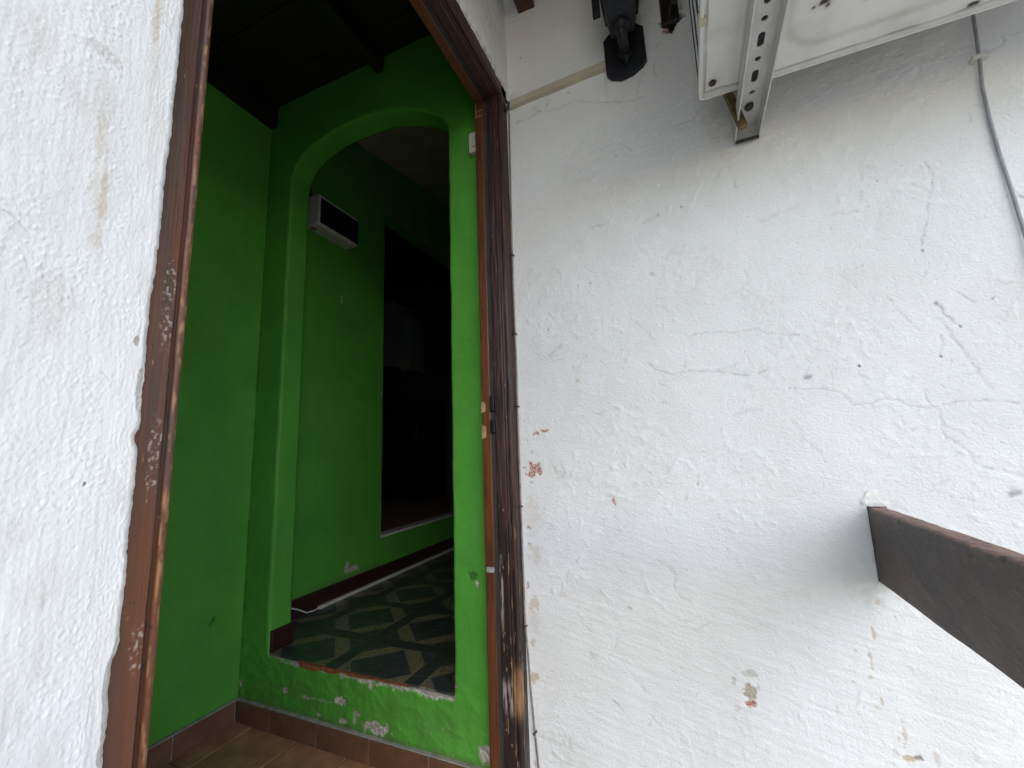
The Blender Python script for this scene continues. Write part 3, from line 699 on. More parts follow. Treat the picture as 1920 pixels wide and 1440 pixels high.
def w_left(a, b, T, S):
    A = np.zeros(a.shape + (4,))
    A[..., 0] = 0.75 * flecks(S, T, 230, 60, 0.52, 221) * (a < 0.5) + 0.5 * flecks(S, T, 90, 20, 0.56, 223)
    A[..., 0] = np.maximum(A[..., 0], 0.85 * sstep(0.0, 0.35, fbm(S * 300, T * 45, 224, 4)) * (b > 0.0362) * (a < 0.002))
    A[..., 1] = 0.85 * flecks(S, T, 150, 70, 0.46, 225) + 0.55 * np.exp(-((b - 0.0342) / 0.0014) ** 2) * sstep(-.3, .3, fbm(S * 90, T * 8, 226, 3))
    for z, r in ((0.155, 0.02), (0.115, 0.018), (0.012, 0.022), (-0.01, 0.012), (-0.135, 0.01), (-0.15, 0.008)):
        A[..., 3] = np.maximum(A[..., 3], 0.65 * np.exp(-((T - z) / r) ** 4) * sstep(0.12, 0.35, fbm(S * 420, T * 190, 227, 4)) * (b > 0.022) * (b < 0.031))
    A[..., 2] = 0.7 * sstep(-0.4, 0.3, fbm(S * 40, T * 5, 229, 3) + sstep(0.1, -0.2, T) * 0.5 - 0.15)
    return A
def w_strip(a, b, T, S):
    A = np.zeros(a.shape + (4,)); A[..., 2] = 0.9 * sstep(-0.25, -0.15, T) * sstep(0.85, 0.2, T); A[..., 1] = 0.35 * flecks(S, T, 60, 10, 0.2, 231); return A
def w_none(a, b, T, S): return np.zeros(a.shape + (4,))
jr = empty('jamb', (XD - 0.04, 0.98, ZF)); jr.parent = frame; jr.location = W(XD - 0.04, 0.98, ZF) - frame.location
pr_ = lambda a, b, T: np.stack((XD - a, 0.999 - b, T), -1)
def sweep(name, fn, prof, ts, jit, seed, wf, mat, parent, st=0.0025):
    v, f, a = extrude(fn, prof, ts, jit, seed, wf, st); return mesh_obj(name, v, f, mat, parent, True, a)
bpy.data.objects.remove(jr)
jamb_r = sweep('jamb', pr_, MAIN, zt, 0.0012, 240, w_right, M['frame_dark'], frame, 0.0015); jamb_r['label'] = 'dark weathered post with flaking paint against the beam wall'
sweep('rebate', pr_, REB, zt, 0.0004, 242, w_none, M['grime'], jamb_r)
strip_r = sweep('door_stop', pr_, STRIP, zt, 0.0010, 244, w_strip, M['frame_red'], jamb_r)
zl = np.concatenate((np.linspace(ZF - 0.004, -0.36, 60)[:-1], np.linspace(-0.36, 0.56, 1150), np.linspace(0.56, 1.03, 60)[1:]))
pl_ = lambda a, b, T: np.stack((XD - a, 0.1798 + b, T), -1)
jamb_l = sweep('jamb', pl_, MAIN, zl, 0.0009, 250, w_left, M['frame'], frame, 0.0011); jamb_l['label'] = 'brown post with plaster lapping over its edge'
sweep('rebate', pl_, REB, zl, 0.0004, 252, w_none, M['grime'], jamb_l)
sweep('door_stop', pl_, STRIP, zl, 0.0008, 254, w_strip, M['frame_red'], jamb_l)
yt = np.linspace(0.180, 0.998, 300)
pt_ = lambda a, b, T: np.stack((XD - a, T, 1.031 - b), -1)
lint = sweep('lintel', pt_, MAIN, yt, 0.0009, 260, w_none, M['frame_dark'], frame)
sweep('rebate', pt_, REB, yt, 0.0004, 262, w_none, M['grime'], lint)
sweep('door_stop', pt_, STRIP, yt, 0.0006, 264, w_none, M['frame_red'], lint)
# lock mortise in the post: dark pockets and bare splintered wood
mb = MB()
for z0, z1 in ((0.095, 0.135), (0.04, 0.075)): mb.bbox(XD - 0.0585, XD - 0.0445, 0.9555, 0.970, z0, z1, 0.003)
mb.build('lock_mortise', M['black'], jamb_r)
for z0, z1 in ((0.094, 0.124), (0.028, 0.064)):
    mb = MB(); mb.prism([(XD - 0.0835, z0), (XD - 0.072, z0 + 0.004), (XD - 0.0715, z1 - 0.005), (XD - 0.0837, z1)], 'y', 0.9592, 0.970)
    mb.build('bare_wood', M['bare_wood'], strip_r)
mb = MB(); mb.bbox(XD - 0.079, XD - 0.058, 0.955, 0.975, -0.292, -0.279, 0.004); mb.build('screw_plug', M['cement'], strip_r)
mb = MB()
for z in (0.962, 0.944): mb.box(XD - 0.0798, XD - 0.06, 0.9605, 0.968, z, z + 0.0016)
mb.box(XD - 0.0808, XD - 0.0785, 0.9608, 0.975, 0.941, 0.99)
mb.build('hinge_outline', M['bare_wood'], strip_r)

# ================================================================== vestibule
def sheet(us, vs, fn, hfun, wear, mat, name, parent=None):
    A_, B_ = np.meshgrid(us, vs, indexing='ij'); H = hfun(A_, B_)
    return mesh_obj(name, fn(A_, B_, H).reshape(-1, 3), grid_faces(len(us), len(vs)), mat, parent, True, wear(A_, B_).reshape(-1, 4))
XG = -1.398
def wl_wear(Y, Z):
    A = np.zeros(Y.shape + (4,)); 
    for y, z, r in ((0.905, -0.483, 0.004), (0.900, -0.494, 0.004)): A[..., 0] = np.maximum(A[..., 0], np.exp(-(((Y - y) / r) ** 2 + ((Z - z) / (r * 1.6)) ** 2)))
    A[..., 2] = 0.35 * sstep(-0.735, -0.75, Z) + 0.12 * sstep(-0.2, 0.5, fbm(Y * 4, Z * 3, 303, 3)); return A
g_l = sheet(np.linspace(-0.45, 1.0, 200), np.linspace(ZF, 1.345, 280), lambda Y, Z, H: np.stack((XG + H, Y, Z), -1),
            lambda Y, Z: 0.004 * fbm(Y * 5, Z * 3, 301, 4), wl_wear, M['green'], 'green_wall')
tag(g_l, 'plain green vestibule wall just inside the doorway beside the brown jamb', 'wall')
box('wall_core', (-1.52, XG - 0.006, -0.45, 1.0, ZF, 1.345), M['cement'], g_l)
near = box('vestibule_wall', (-1.52, XD - 0.08, -0.52, -0.452, ZF - 0.1, 1.5), M['green']); tag(near, 'green end wall of the vestibule beside the open doorway', 'wall')

# arch wall: a ring of quads between the arched opening and the wall's rectangle
L_, R_, SILL = -1.276, -0.606, -0.605
arch = [(-1.276, 0.975), (-1.275, 1.005), (-1.268, 1.040), (-1.246, 1.080), (-1.215, 1.103), (-1.185, 1.118), (-1.111, 1.139), (-1.039, 1.148), (-0.969, 1.149), (-0.902, 1.144), (-0.844, 1.135),
        (-0.766, 1.112), (-0.72, 1.092), (-0.676, 1.067), (-0.64, 1.040), (-0.615, 1.010), (-0.607, 0.985), (-0.606, 0.955)]
def resample(pts, n):
    p = np.array(pts, float); d = np.r_[0, np.cumsum(np.hypot(*np.diff(p, axis=0).T))]; t = np.linspace(0, d[-1], n)
    return np.column_stack((np.interp(t, d, p[:, 0]), np.interp(t, d, p[:, 1])))
def smooth_path(p, k=3):
    for _ in range(k): p[1:-1] = (p[:-2] + 2 * p[1:-1] + p[2:]) / 4
    return p
nl, na, nr, nb = 480, 260, 480, 280
pl = resample([(L_, SILL), (L_, 0.975)], nl)[:-1]; pa = smooth_path(resample(arch, na), 12)[:-1]
prr = resample([(R_, 0.955), (R_, SILL)], nr)[:-1]; pb = resample([(R_, SILL), (L_, SILL)], nb)[:-1]
O = np.concatenate((pl, pa, prr, pb))
RX0, RX1, RZ0, RZ1 = XG - 0.004, -0.482, ZF, 1.352
Rr = np.concatenate((resample([(RX0, RZ0), (RX0, RZ1)], nl)[:-1], resample([(RX0, RZ1), (RX1, RZ1)], na)[:-1], resample([(RX1, RZ1), (RX1, RZ0)], nr)[:-1], resample([(RX1, RZ0), (RX0, RZ0)], nb)[:-1]))
tan = np.roll(O, -1, 0) - np.roll(O, 1, 0); nrm = np.column_stack((-tan[:, 1], tan[:, 0])); nrm /= np.linalg.norm(nrm, axis=1)[:, None]
rr = 0.010
issill = np.zeros(len(O)); issill[nl + na + nr - 3:] = 1
O2 = O + 0.004 * np.column_stack((fbm(O[:, 0] * 9, O[:, 1] * 9, 311, 3), fbm(O[:, 0] * 9, O[:, 1] * 9, 312, 3)))
O2[:, 1] += issill * (0.006 * fbm(O[:, 0] * 30, 0 * O[:, 0], 313, 4) - 0.004)
def arch_h(X, Z):
    h = 0.004 * fbm(X * 4, Z * 3, 321, 3) + 0.0016 * fbm(X * 22, Z * 18, 323, 4)
    lo = sstep(-0.45, -0.65, Z); h += lo * (0.0030 * fbm(X * 26, Z * 30, 325, 4) + 0.0012 * np.clip(1 - 2.5 * np.abs(fbm(X * 12, Z * 16, 327, 4)), 0, 1) ** 4)
    return h
rows = []; wears = []
def arch_wear(X, Z):
    A = np.zeros(X.shape + (4,)); h = np.zeros(X.shape)
    A[..., 2] = 0.5 * sstep(-0.728, -0.748, Z) + 0.25 * sstep(-0.55, -0.72, Z) * sstep(-0.2, 0.5, fbm(X * 9, Z * 12, 331, 4))
    for t, cx, cz, rx, rz in ARCH_CHIPS:
        f = max(0.25, min(1.0, max(rx, rz) / 0.02))
        q = np.hypot((X - cx) / rx, (Z - cz) / rz) + 0.9 * fbm(X * 60 / f, Z * 60 / f, 333, 4)
        k = 1 - sstep(0.85, 1.05, q)
        A[..., 1 if t == 'c' else 0] = np.maximum(A[..., 1 if t == 'c' else 0], k * (0.95 if t == 'c' else 0.5)); h -= 0.0025 * k
    nearsill = np.exp(-((Z - SILL + 0.006) / 0.010) ** 2) * (X > -1.22) * (X < R_)
    k = sstep(0.0, 0.12, fbm(X * 34, Z * 60, 335, 4) + 0.55 * nearsill - 0.30) * (nearsill > 0.15)
    A[..., 1] = np.maximum(A[..., 1], 0.8 * k)
    spk = sstep(0.40, 0.46, vn(X * 150, Z * 150, 337)) * sstep(-0.35, -0.6, Z) * sstep(0.1, 0.3, vn(X * 14, Z * 14, 338))
    A[..., 1] = np.maximum(A[..., 1], 0.8 * spk)
    cr = seg_dist(X + 0.01 * fbm(X * 40, Z * 40, 339, 3), Z + 0.008 * fbm(X * 40, Z * 40, 340, 3), [(-1.13, -0.695), (-1.06, -0.694), (-0.985, -0.69)])
    A[..., 1] = np.maximum(A[..., 1], 0.6 * np.exp(-(cr / 0.0018) ** 2))
    A[..., 0] = np.maximum(A[..., 0], 0.5 * np.exp(-((X - XG - 0.003) / 0.004) ** 2) * sstep(-0.1, 0.3, fbm(X * 10, Z * 25, 341, 3)))
    return A, h
ns = 52
for k in range(ns):
    t = (k / (ns - 1)) ** 1.15
    P = (O2 + rr * nrm) * (1 - t) + Rr * t
    A, h = arch_wear(P[:, 0], P[:, 1]); hh = arch_h(P[:, 0], P[:, 1]) + h
    rows.insert(0, np.column_stack((P[:, 0], 1.0 - hh, P[:, 1]))); wears.insert(0, A)
A0, h0 = arch_wear(O2[:, 0], O2[:, 1]); hh0 = arch_h(O2[:, 0], O2[:, 1]) + h0
for th in (25, 50, 75, 90):
    a = math.radians(th); P = O2 + rr * (1 - math.sin(a)) * nrm
    rows.append(np.column_stack((P[:, 0], 1.0 - hh0 * (1 - th / 90) + rr * (1 - math.cos(a)), P[:, 1]))); wears.append(A0)
for y in np.linspace(1.018, 1.08, 12):
    hr = 0.0018 * fbm(O2[:, 0] * 14 + y * 20, O2[:, 1] * 14, 345, 3)
    P = O2 - hr[:, None] * nrm; rows.append(np.column_stack((P[:, 0], 0 * P[:, 0] + y, P[:, 1]))); wears.append(A0 * 0)
Pb = Rr; rows.append(np.column_stack((Pb[:, 0], 0 * Pb[:, 0] + 1.081, Pb[:, 1]))); wears.append(A0 * 0)
Vr = np.stack(rows, 1).reshape(-1, 3); Ar = np.stack(wears, 1).reshape(-1, 4)
aw = mesh_obj('arch_wall', Vr, grid_faces(len(O), len(rows), True)[:, ::-1], M['green'], None, True, Ar)
tag(aw, 'bright green vestibule wall with an arched opening and chipped paint below the sill', 'wall')
# brick showing along the broken sill edge
prof = [(-1.137, -0.598), (-1.132, -0.612), (-1.105, -0.616), (-1.07, -0.615), (-1.045, -0.609), (-1.02, -0.6125), (-0.995, -0.6105), (-0.968, -0.603), (-0.94, -0.608), (-0.90, -0.607), (-0.86, -0.604), (-0.80, -0.604), (-0.74, -0.6015),
        (-0.74, -0.596), (-0.80, -0.5955), (-0.86, -0.595), (-0.90, -0.595), (-0.94, -0.594), (-0.968, -0.5955), (-1.0, -0.593), (-1.05, -0.593), (-1.10, -0.594)]
prof = [(x, z - 0.0035 if k < 13 else -0.6040 + 0.0006 * math.sin(k * 2.3)) for k, (x, z) in enumerate(prof)]
mb = MB(); mb.prism(prof, 'y', 0.9958, 1.0035); mb.build('broken_brick', M['terracotta'], aw)['label'] = 'raw orange brick along the broken sill'

# tiled floor and tile skirting of the vestibule
floor = box('floor', (-1.40, XD - 0.078, -0.452, 0.9995, ZF - 0.05, ZF - 0.004), M['grout']); tag(floor, kind='structure')
P_ = 0.187; jx = -1.124; jy = 0.805
tm = None
def tile_mesh(name, sx, sy, sz, mat, b=0.0016):
    mb = MB(); mb.bbox(-sx / 2, sx / 2, -sy / 2, sy / 2, 0, sz, b)
    me = bpy.data.meshes.new(name); me.from_pydata([(x * U, y * U, z * U) for x, y, z in mb.v], [], mb.f); me.materials.append(mat); return me
def place(name, me, loc, parent, rz=0.0):
    o = bpy.data.objects.new(name, me); o.location = W(*loc) - abs_loc(parent); o.rotation_euler.z = rz; o.parent = parent; COL.objects.link(o); return o
cache = {}
for i in range(-2, 5):
    for j in range(-7, 2):
        x0 = max(jx + i * P_, -1.392); x1 = min(jx + (i + 1) * P_, XD - 0.08); y0 = max(jy + j * P_, -0.45); y1 = min(jy + (j + 1) * P_, 0.993)
        if x1 - x0 < 0.02 or y1 - y0 < 0.02: continue
        key = (round(x1 - x0, 3), round(y1 - y0, 3))
        if key not in cache: cache[key] = tile_mesh('floor_tile', key[0] - 0.005, key[1] - 0.005, 0.006, M['tile'])
        o = place('floor_tile', cache[key], ((x0 + x1) / 2, (y0 + y1) / 2, ZF - 0.005), floor)
        o.rotation_euler = (random.uniform(-.004, .004), random.uniform(-.004, .004), 0)
js = [-1.392, -1.236, -1.049, -0.862, -0.675, -0.489]
for x0, x1 in zip(js[:-1], js[1:]):
    mb = MB(); mb.bbox(x0 + 0.0018, x1 - 0.0018, 0.9865, 1.003, ZF + 0.002, ZF + 0.061, 0.0015); mb.build('skirting_tile', M['skirt_tile'], aw)
mb = MB(); mb.box(js[0], js[-1], 0.990, 1.002, ZF, ZF + 0.064); mb.build('skirting_grout', M['cement'], aw)
jsy = [0.985, 0.812, 0.625, 0.438, 0.251, 0.064, -0.123, -0.31, -0.448]
for y1, y0 in zip(jsy[:-1], jsy[1:]):
    mb = MB(); mb.bbox(XG - 0.004, XG + 0.0125, y0 + 0.0018, y1 - 0.0018, ZF + 0.002, ZF + 0.061, 0.0015); mb.build('skirting_tile', M['skirt_tile'], g_l)
mb = MB(); mb.box(XG - 0.004, XG + 0.009, -0.449, 0.988, ZF, ZF + 0.064); mb.build('skirting_grout', M['cement'], g_l)

# ceiling of dark boards on two beams
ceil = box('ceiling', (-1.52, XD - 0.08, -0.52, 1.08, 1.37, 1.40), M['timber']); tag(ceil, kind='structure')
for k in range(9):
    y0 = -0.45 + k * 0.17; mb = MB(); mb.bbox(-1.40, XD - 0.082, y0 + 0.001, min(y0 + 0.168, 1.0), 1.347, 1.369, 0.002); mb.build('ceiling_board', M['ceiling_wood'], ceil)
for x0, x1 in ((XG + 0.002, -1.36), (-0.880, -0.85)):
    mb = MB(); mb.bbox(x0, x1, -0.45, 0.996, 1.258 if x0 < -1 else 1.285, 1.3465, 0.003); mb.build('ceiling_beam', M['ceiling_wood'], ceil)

# white switch box on the arch wall behind the post
sw = empty('light_switch', (-0.512, 0.99, 0.856), 'small white light switch box half hidden behind the weathered jamb', 'switch')
mb = MB(); mb.bbox(-0.5235, -0.489, 0.983, 1.001, 0.858, 0.922, 0.002); mb.build('housing', M['plastic'], sw)
mb = MB(); mb.bbox(-0.515, -0.497, 0.9795, 0.9835, 0.874, 0.906, 0.001); mb.build('rocker', M['plastic'], sw)

# ================================================================== corridor behind the arch
XC = -1.45; ZC = -0.605
cf = box('corridor_floor', (XC - 0.1, -0.42, 1.003, 3.7, ZF - 0.05, ZC - 0.004), M['cement']); tag(cf, kind='structure')
TP = 0.28
full = None
def lattice_tile(x0, x1, y0, y1, cx, cy):
    mb = MB(); mb.bbox(x0 - cx + 0.0009, x1 - cx - 0.0009, y0 - cy + 0.0009, y1 - cy - 0.0009, 0, 0.005, 0.0005)
    me = bpy.data.meshes.new('floor_tile'); me.from_pydata([(x * U, y * U, z * U) for x, y, z in mb.v], [], mb.f); me.materials.append(M['marble']); return me
for i in range(-2, 3):
    for j in range(-1, 9):
        cx = -1.02 + i * TP; cy = 1.19 + j * TP
        x0 = max(cx - TP / 2, XC + 0.001); x1 = min(cx + TP / 2, -0.502); y0 = max(cy - TP / 2, 1.004); y1 = min(cy + TP / 2, 3.6)
        if x1 - x0 < 0.01 or y1 - y0 < 0.01: continue
        if y0 < 1.08 and x0 < -1.45: continue
        whole = x1 - x0 > TP - 0.001 and y1 - y0 > TP - 0.001
        if whole and full is None: full = lattice_tile(-TP / 2, TP / 2, -TP / 2, TP / 2, 0, 0)
        if not whole and y0 < 1.05:                                   # front row stops inside the arch reveals
            x0 = max(x0, L_ + 0.004); x1 = min(x1, R_ - 0.004)
            if x1 - x0 < 0.01: continue
        me = full if whole else lattice_tile(x0, x1, y0, y1, cx, cy)
        place('floor_tile', me, (cx, cy, ZC - 0.003), cf)
def flat(us, vs, fn, mat, name, parent, seed):
    return sheet(us, vs, fn, lambda A_, B_: 0.003 * fbm(A_ * 5, B_ * 4, seed, 4) + 0.0008 * fbm(A_ * 30, B_ * 30, seed + 3, 3), lambda A_, B_: corr_wear(A_, B_), mat, name, parent)
def corr_wear(Y, Z):
    A = np.zeros(Y.shape + (4,)); A[..., 2] = 0.3 * sstep(-0.50, -0.535, Z)
    for cy, cz, ry, rz in ((1.505, -0.492, 0.016, 0.024), (1.54, -0.505, 0.035, 0.014), (1.43, 0.72, 0.006, 0.02), (1.715, 0.30, 0.004, 0.01)):
        q = np.hypot((Y - cy) / ry, (Z - cz) / rz) + 0.8 * fbm(Y * 60, Z * 60, 351, 4); A[..., 1] = np.maximum(A[..., 1], 0.9 * (1 - sstep(0.85, 1.0, q)))
    return A
DY0, DY1, DZ0, DZ1 = 1.724, 2.62, -0.402, 1.325
fx = lambda Y, Z, H: np.stack((XC + H, Y, Z), -1)
cw = flat(np.linspace(1.0, DY0, 240), np.linspace(ZC - 0.01, 1.9, 500), fx, M['green'], 'corridor_wall', None, 361)
tag(cw, 'green corridor wall behind the arch, with the fuse box and a dark doorway', 'wall')
mb = MB(); mb.box(XC - 0.09, XC - 0.004, 0.98, DY0, ZC - 0.01, 1.9); mb.box(XC - 0.09, XC, DY0 + 0.0005, DY1, DZ1, 1.9); mb.box(XC - 0.09, XC, DY0 + 0.0005, DY1, ZC - 0.01, DZ0); mb.box(XC - 0.09, XC, DY1, 3.7, ZC - 0.01, 1.9)
mb.build('wall_core', M['green'], cw)
mb = MB(); mb.bbox(XC - 0.06, XC + 0.006, DY0 - 0.001, DY1, DZ0 - 0.006, DZ0 + 0.006, 0.002); mb.build('door_sill', M['plastic'], cw)
mb = MB(); mb.bbox(XC - 0.01, XC + 0.004, DY0, DY1, DZ1 - 0.004, DZ1 + 0.006, 0.001); mb.build('door_head_trim', M['cement'], cw)
mb = MB(); mb.bbox(XC - 0.002, XC + 0.014, 1.082, 3.59, ZC + 0.001, -0.537, 0.003); mb.build('skirting_board', M['skirting'], cw)
mb = MB(); mb.bbox(L_ - 0.004, L_ + 0.011, 1.006, 1.084, ZC + 0.001, -0.54, 0.003); mb.build('skirting_board', M['skirting'], aw)
mb = MB(); mb.bbox(R_ - 0.008, R_ + 0.004, 1.006, 1.08, ZC + 0.001, -0.56, 0.002); mb.build('skirting_board', M['skirting'], aw)
o = box('corridor_side_wall', (-0.50, -0.42, 1.081, 3.7, ZC - 0.02, 1.9), M['green']); tag(o, 'green wall closing the far side of the corridor behind the arch', 'wall')
o = box('corridor_end_wall', (XC - 0.09, -0.42, 3.602, 3.7, ZC - 0.02, 1.9), M['green']); tag(o, 'green wall at the far end of the corridor', 'wall')
mb = MB(); mb.add([(-1.56, 1.0, 1.507), (-0.42, 1.0, 1.507), (-0.42, 3.7, 1.939), (-1.56, 3.7, 1.939), (-1.56, 1.0, 1.56), (-0.42, 1.0, 1.56), (-0.42, 3.7, 1.99), (-1.56, 3.7, 1.99)],
                  [(0, 3, 2, 1), (4, 5, 6, 7), (0, 1, 5, 4), (1, 2, 6, 5), (2, 3, 7, 6), (3, 0, 4, 7)])
o = mb.build('corridor_ceiling', M['ceil_grey']); tag(o, kind='structure')
mb = MB(); mb.box(-1.56, -0.42, 1.0, 1.081, 1.354, 1.52); o = mb.build('wall_head', M['green'], aw)

# fuse box
fb = empty('fuse_box', (XC + 0.03, 1.33, 0.93), 'white plastic fuse box with a smoked cover high on the green corridor wall', 'fuse box')
mb = MB(); mb.bbox(XC - 0.002, XC + 0.066, 1.218, 1.452, 0.975, 1.118, 0.006); body = mb.build('housing', M['plastic'], fb)
mb = MB(); mb.bbox(XC + 0.066, XC + 0.0685, 1.232, 1.452, 0.990, 1.104, 0.001); mb.build('smoked_cover', M['smoked'], fb)
mb = MB(); mb.bbox(XC + 0.060, XC + 0.071, 1.2145, 1.2225, 0.988, 1.108, 0.001); mb.build('cover_hinge', M['plastic'], fb)
mb = MB(); mb.bbox(XC + 0.020, XC + 0.036, 1.2245, 1.242, 0.968, 0.9755, 0.001); mb.build('cable_entry', M['terracotta'], fb)
mb = MB(); mb.tube([(XC + 0.008, 1.205, 1.30), (XC + 0.010, 1.215, 1.20), (XC + 0.014, 1.225, 1.12), (XC + 0.016, 1.23, 1.10)], 0.006, 8); mb.build('cable', M['cable_dark'], fb)

# plastic strip and wire lying along the corridor skirting
tk = empty('cable_trunking', (XC + 0.03, 1.8, ZC), 'white plastic cable strip with a loose wire end lying on the patterned floor', 'cable trunking')
mb = MB(); mb.bbox(XC + 0.016, XC + 0.030, 1.335, 3.0, ZC + 0.002, ZC + 0.014, 0.001); mb.build('channel', M['plastic'], tk)
mb = MB(); mb.tube([(XC + 0.023, 1.345, ZC + 0.008), (XC + 0.026, 1.31, ZC + 0.006), (XC + 0.025, 1.275, ZC + 0.010), (XC + 0.02, 1.245, ZC + 0.03), (XC + 0.017, 1.215, ZC + 0.045), (XC + 0.016, 1.15, ZC + 0.052), (XC + 0.016, 1.10, ZC + 0.05)], 0.0027, 8)
mb.build('wire', M['plastic'], tk)

# ================================================================== dark inner room
rf = box('inner_floor', (-3.7, XC - 0.06, 1.4, 3.6, DZ0 - 0.06, DZ0 - 0.004), M['boards']); tag(rf, kind='structure')
for k in range(17):
    x1 = XC - 0.062 - k * 0.128
    if x1 - 0.126 < -3.7: break
    mb = MB(); mb.box(x1 - 0.126, x1, 1.4, 3.42, DZ0 - 0.0035, DZ0 + 0.001); mb.build('floorboard', M['boards'], rf)
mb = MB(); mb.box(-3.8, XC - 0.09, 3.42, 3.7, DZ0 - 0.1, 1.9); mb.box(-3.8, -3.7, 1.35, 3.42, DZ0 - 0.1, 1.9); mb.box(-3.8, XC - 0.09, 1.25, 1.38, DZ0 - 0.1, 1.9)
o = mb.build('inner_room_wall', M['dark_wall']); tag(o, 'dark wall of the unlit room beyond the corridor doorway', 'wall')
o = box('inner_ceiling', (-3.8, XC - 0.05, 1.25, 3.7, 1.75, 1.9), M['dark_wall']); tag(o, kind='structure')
bo = empty('wall_boiler', (-2.5, 3.3, 0.75), 'pale box-shaped boiler on the wall of the dark inner room', 'boiler')
mb = MB(); mb.bbox(-2.76, -2.49, 3.10, 3.421, 0.80, 1.43, 0.01); mb.build('casing', M['boiler'], bo)
mb = MB(); mb.bbox(-2.488, -2.37, 3.20, 3.421, 0.77, 1.30, 0.008); mb.build('side_panel', M['boiler'], bo)
mb = MB(); mb.tube([(-2.55, 3.3, 0.80), (-2.55, 3.3, 0.55), (-2.55, 3.41, 0.50)], 0.012, 8); mb.build('pipe', M['grime'], bo)
cb = empty('cabinet', (-2.5, 3.25, DZ0), 'dark wooden cabinet below the boiler in the dark inner room', 'cabinet')
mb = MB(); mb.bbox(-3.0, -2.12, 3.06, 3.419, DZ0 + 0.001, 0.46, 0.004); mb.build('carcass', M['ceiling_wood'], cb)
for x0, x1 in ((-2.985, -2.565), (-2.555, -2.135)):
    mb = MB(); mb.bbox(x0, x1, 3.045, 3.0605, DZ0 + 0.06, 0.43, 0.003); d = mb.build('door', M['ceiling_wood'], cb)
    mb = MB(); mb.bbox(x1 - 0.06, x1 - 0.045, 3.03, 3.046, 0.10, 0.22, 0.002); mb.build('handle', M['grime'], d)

# ================================================================== house top and porch roof (keep the interior dark, shade the wall)
o = box('house_roof', (-3.9, 4.0, 0.985, 3.9, 2.0, 2.06), M['roofing']); tag(o, 'flat roof slab over the rooms behind the arch', 'roof')
o = box('vestibule_roof', (-1.6, XD + 0.05, -3.05, 0.98, 1.402, 1.45), M['roofing']); tag(o, 'low roof over the vestibule and the doorway wall', 'roof')
box('parapet', (-1.6, 4.0, 1.075, 1.14, 1.36, 1.999), M['cement'], bpy.data.objects['house_roof'])
ROOF_Y = -0.55
pr = empty('porch_roof', (1.5, 0.7, 1.36), 'brown boarded porch roof on rafters above the air conditioner', 'roof')
mb = MB(); mb.box(XD + 0.055, 1.5, ROOF_Y, 1.07, 1.362, 1.40); mb.build('decking', M['roofing'], pr)
for x in (-0.332, 0.30, 0.80, 1.3):
    mb = MB(); mb.bbox(x - 0.025, x + 0.025, ROOF_Y, 1.01, 1.268, 1.3615, 0.003); mb.build('rafter', M['timber'], pr)

# ================================================================== rail beam let into the wall
hr = empty('rail_beam', (0.30, 0.2, ZF - 0.16), 'dark brown weathered wooden rail beam running out of the white wall', 'beam')
bt = np.concatenate((np.linspace(1.012, 0.5, 420)[:-1], np.linspace(0.5, -1.3, 160)))
prof = [(0.0, 0.0), (0.0, 0.123), (0.0015, 0.1285), (0.004, 0.130), (0.0245, 0.130), (0.027, 0.1285), (0.028, 0.125), (0.028, 0.0), (0.0, 0.0)]
def beam_path(a, b, T):
    e = (0.0035 * np.clip(fbm(T * 22 + a * 40, b * 20, 401, 4) - 0.08, 0, 1) + 0.004 * np.clip(fbm(T * 90, a * 60, 402, 3) - 0.22, 0, 1)) * (b > 0.12)
    return np.stack((0.287 + a + 0.0015 * fbm(T * 10, b * 20, 403, 3) * (a < 0.01), T, -0.258 + b - e * 0.8), -1)
def beam_wear(a, b, T, S):
    A = np.zeros(a.shape + (4,)); A[..., 2] = 0.95 * (b > 0.1275) * (0.6 + 0.4 * sstep(-0.3, 0.2, fbm(S * 50, T * 9, 405, 3)))
    A[..., 1] = 0.85 * (b > 0.115) * flecks(S, T, 110, 34, 0.34, 407); return A
cp = resample([(0.2845, -0.264), (0.2870, -0.262), (0.2868, -0.128), (0.3155, -0.1275), (0.3178, -0.112), (0.311, -0.1035), (0.300, -0.099), (0.289, -0.1015), (0.2832, -0.115), (0.2836, -0.16), (0.2842, -0.21), (0.2845, -0.263)], 110)
out_ = (cp[:, 0] < 0.2862) | (cp[:, 1] > -0.1265)
cp[:, 0] += out_ * 0.0032 * fbm(cp[:, 0] * 120, cp[:, 1] * 120, 451, 3); cp[:, 1] += out_ * 0.0045 * fbm(cp[:, 0] * 110, cp[:, 1] * 110, 453, 3)
mb = MB(); mb.prism([tuple(p) for p in cp[:-1]], 'y', 0.9965, 1.01)
mb.build('plaster_collar', M['plaster_patch'], wall_r)
mb = MB(); mb.box(0.2866, 0.2876, 0.9938, 1.005, -0.2585, -0.1275); mb.box(0.2866, 0.3156, 0.9938, 1.005, -0.1285, -0.1272); mb.build('joint_gap', M['dark_fill'], wall_r)
sweep('beam', beam_path, prof, bt, 0.0008, 409, beam_wear, M['rail'], hr)
mb = MB(); mb.bbox(0.275, 0.327, -1.28, -1.22, ZF - 0.16, -0.2575, 0.003); mb.build('post', M['rail'], hr)

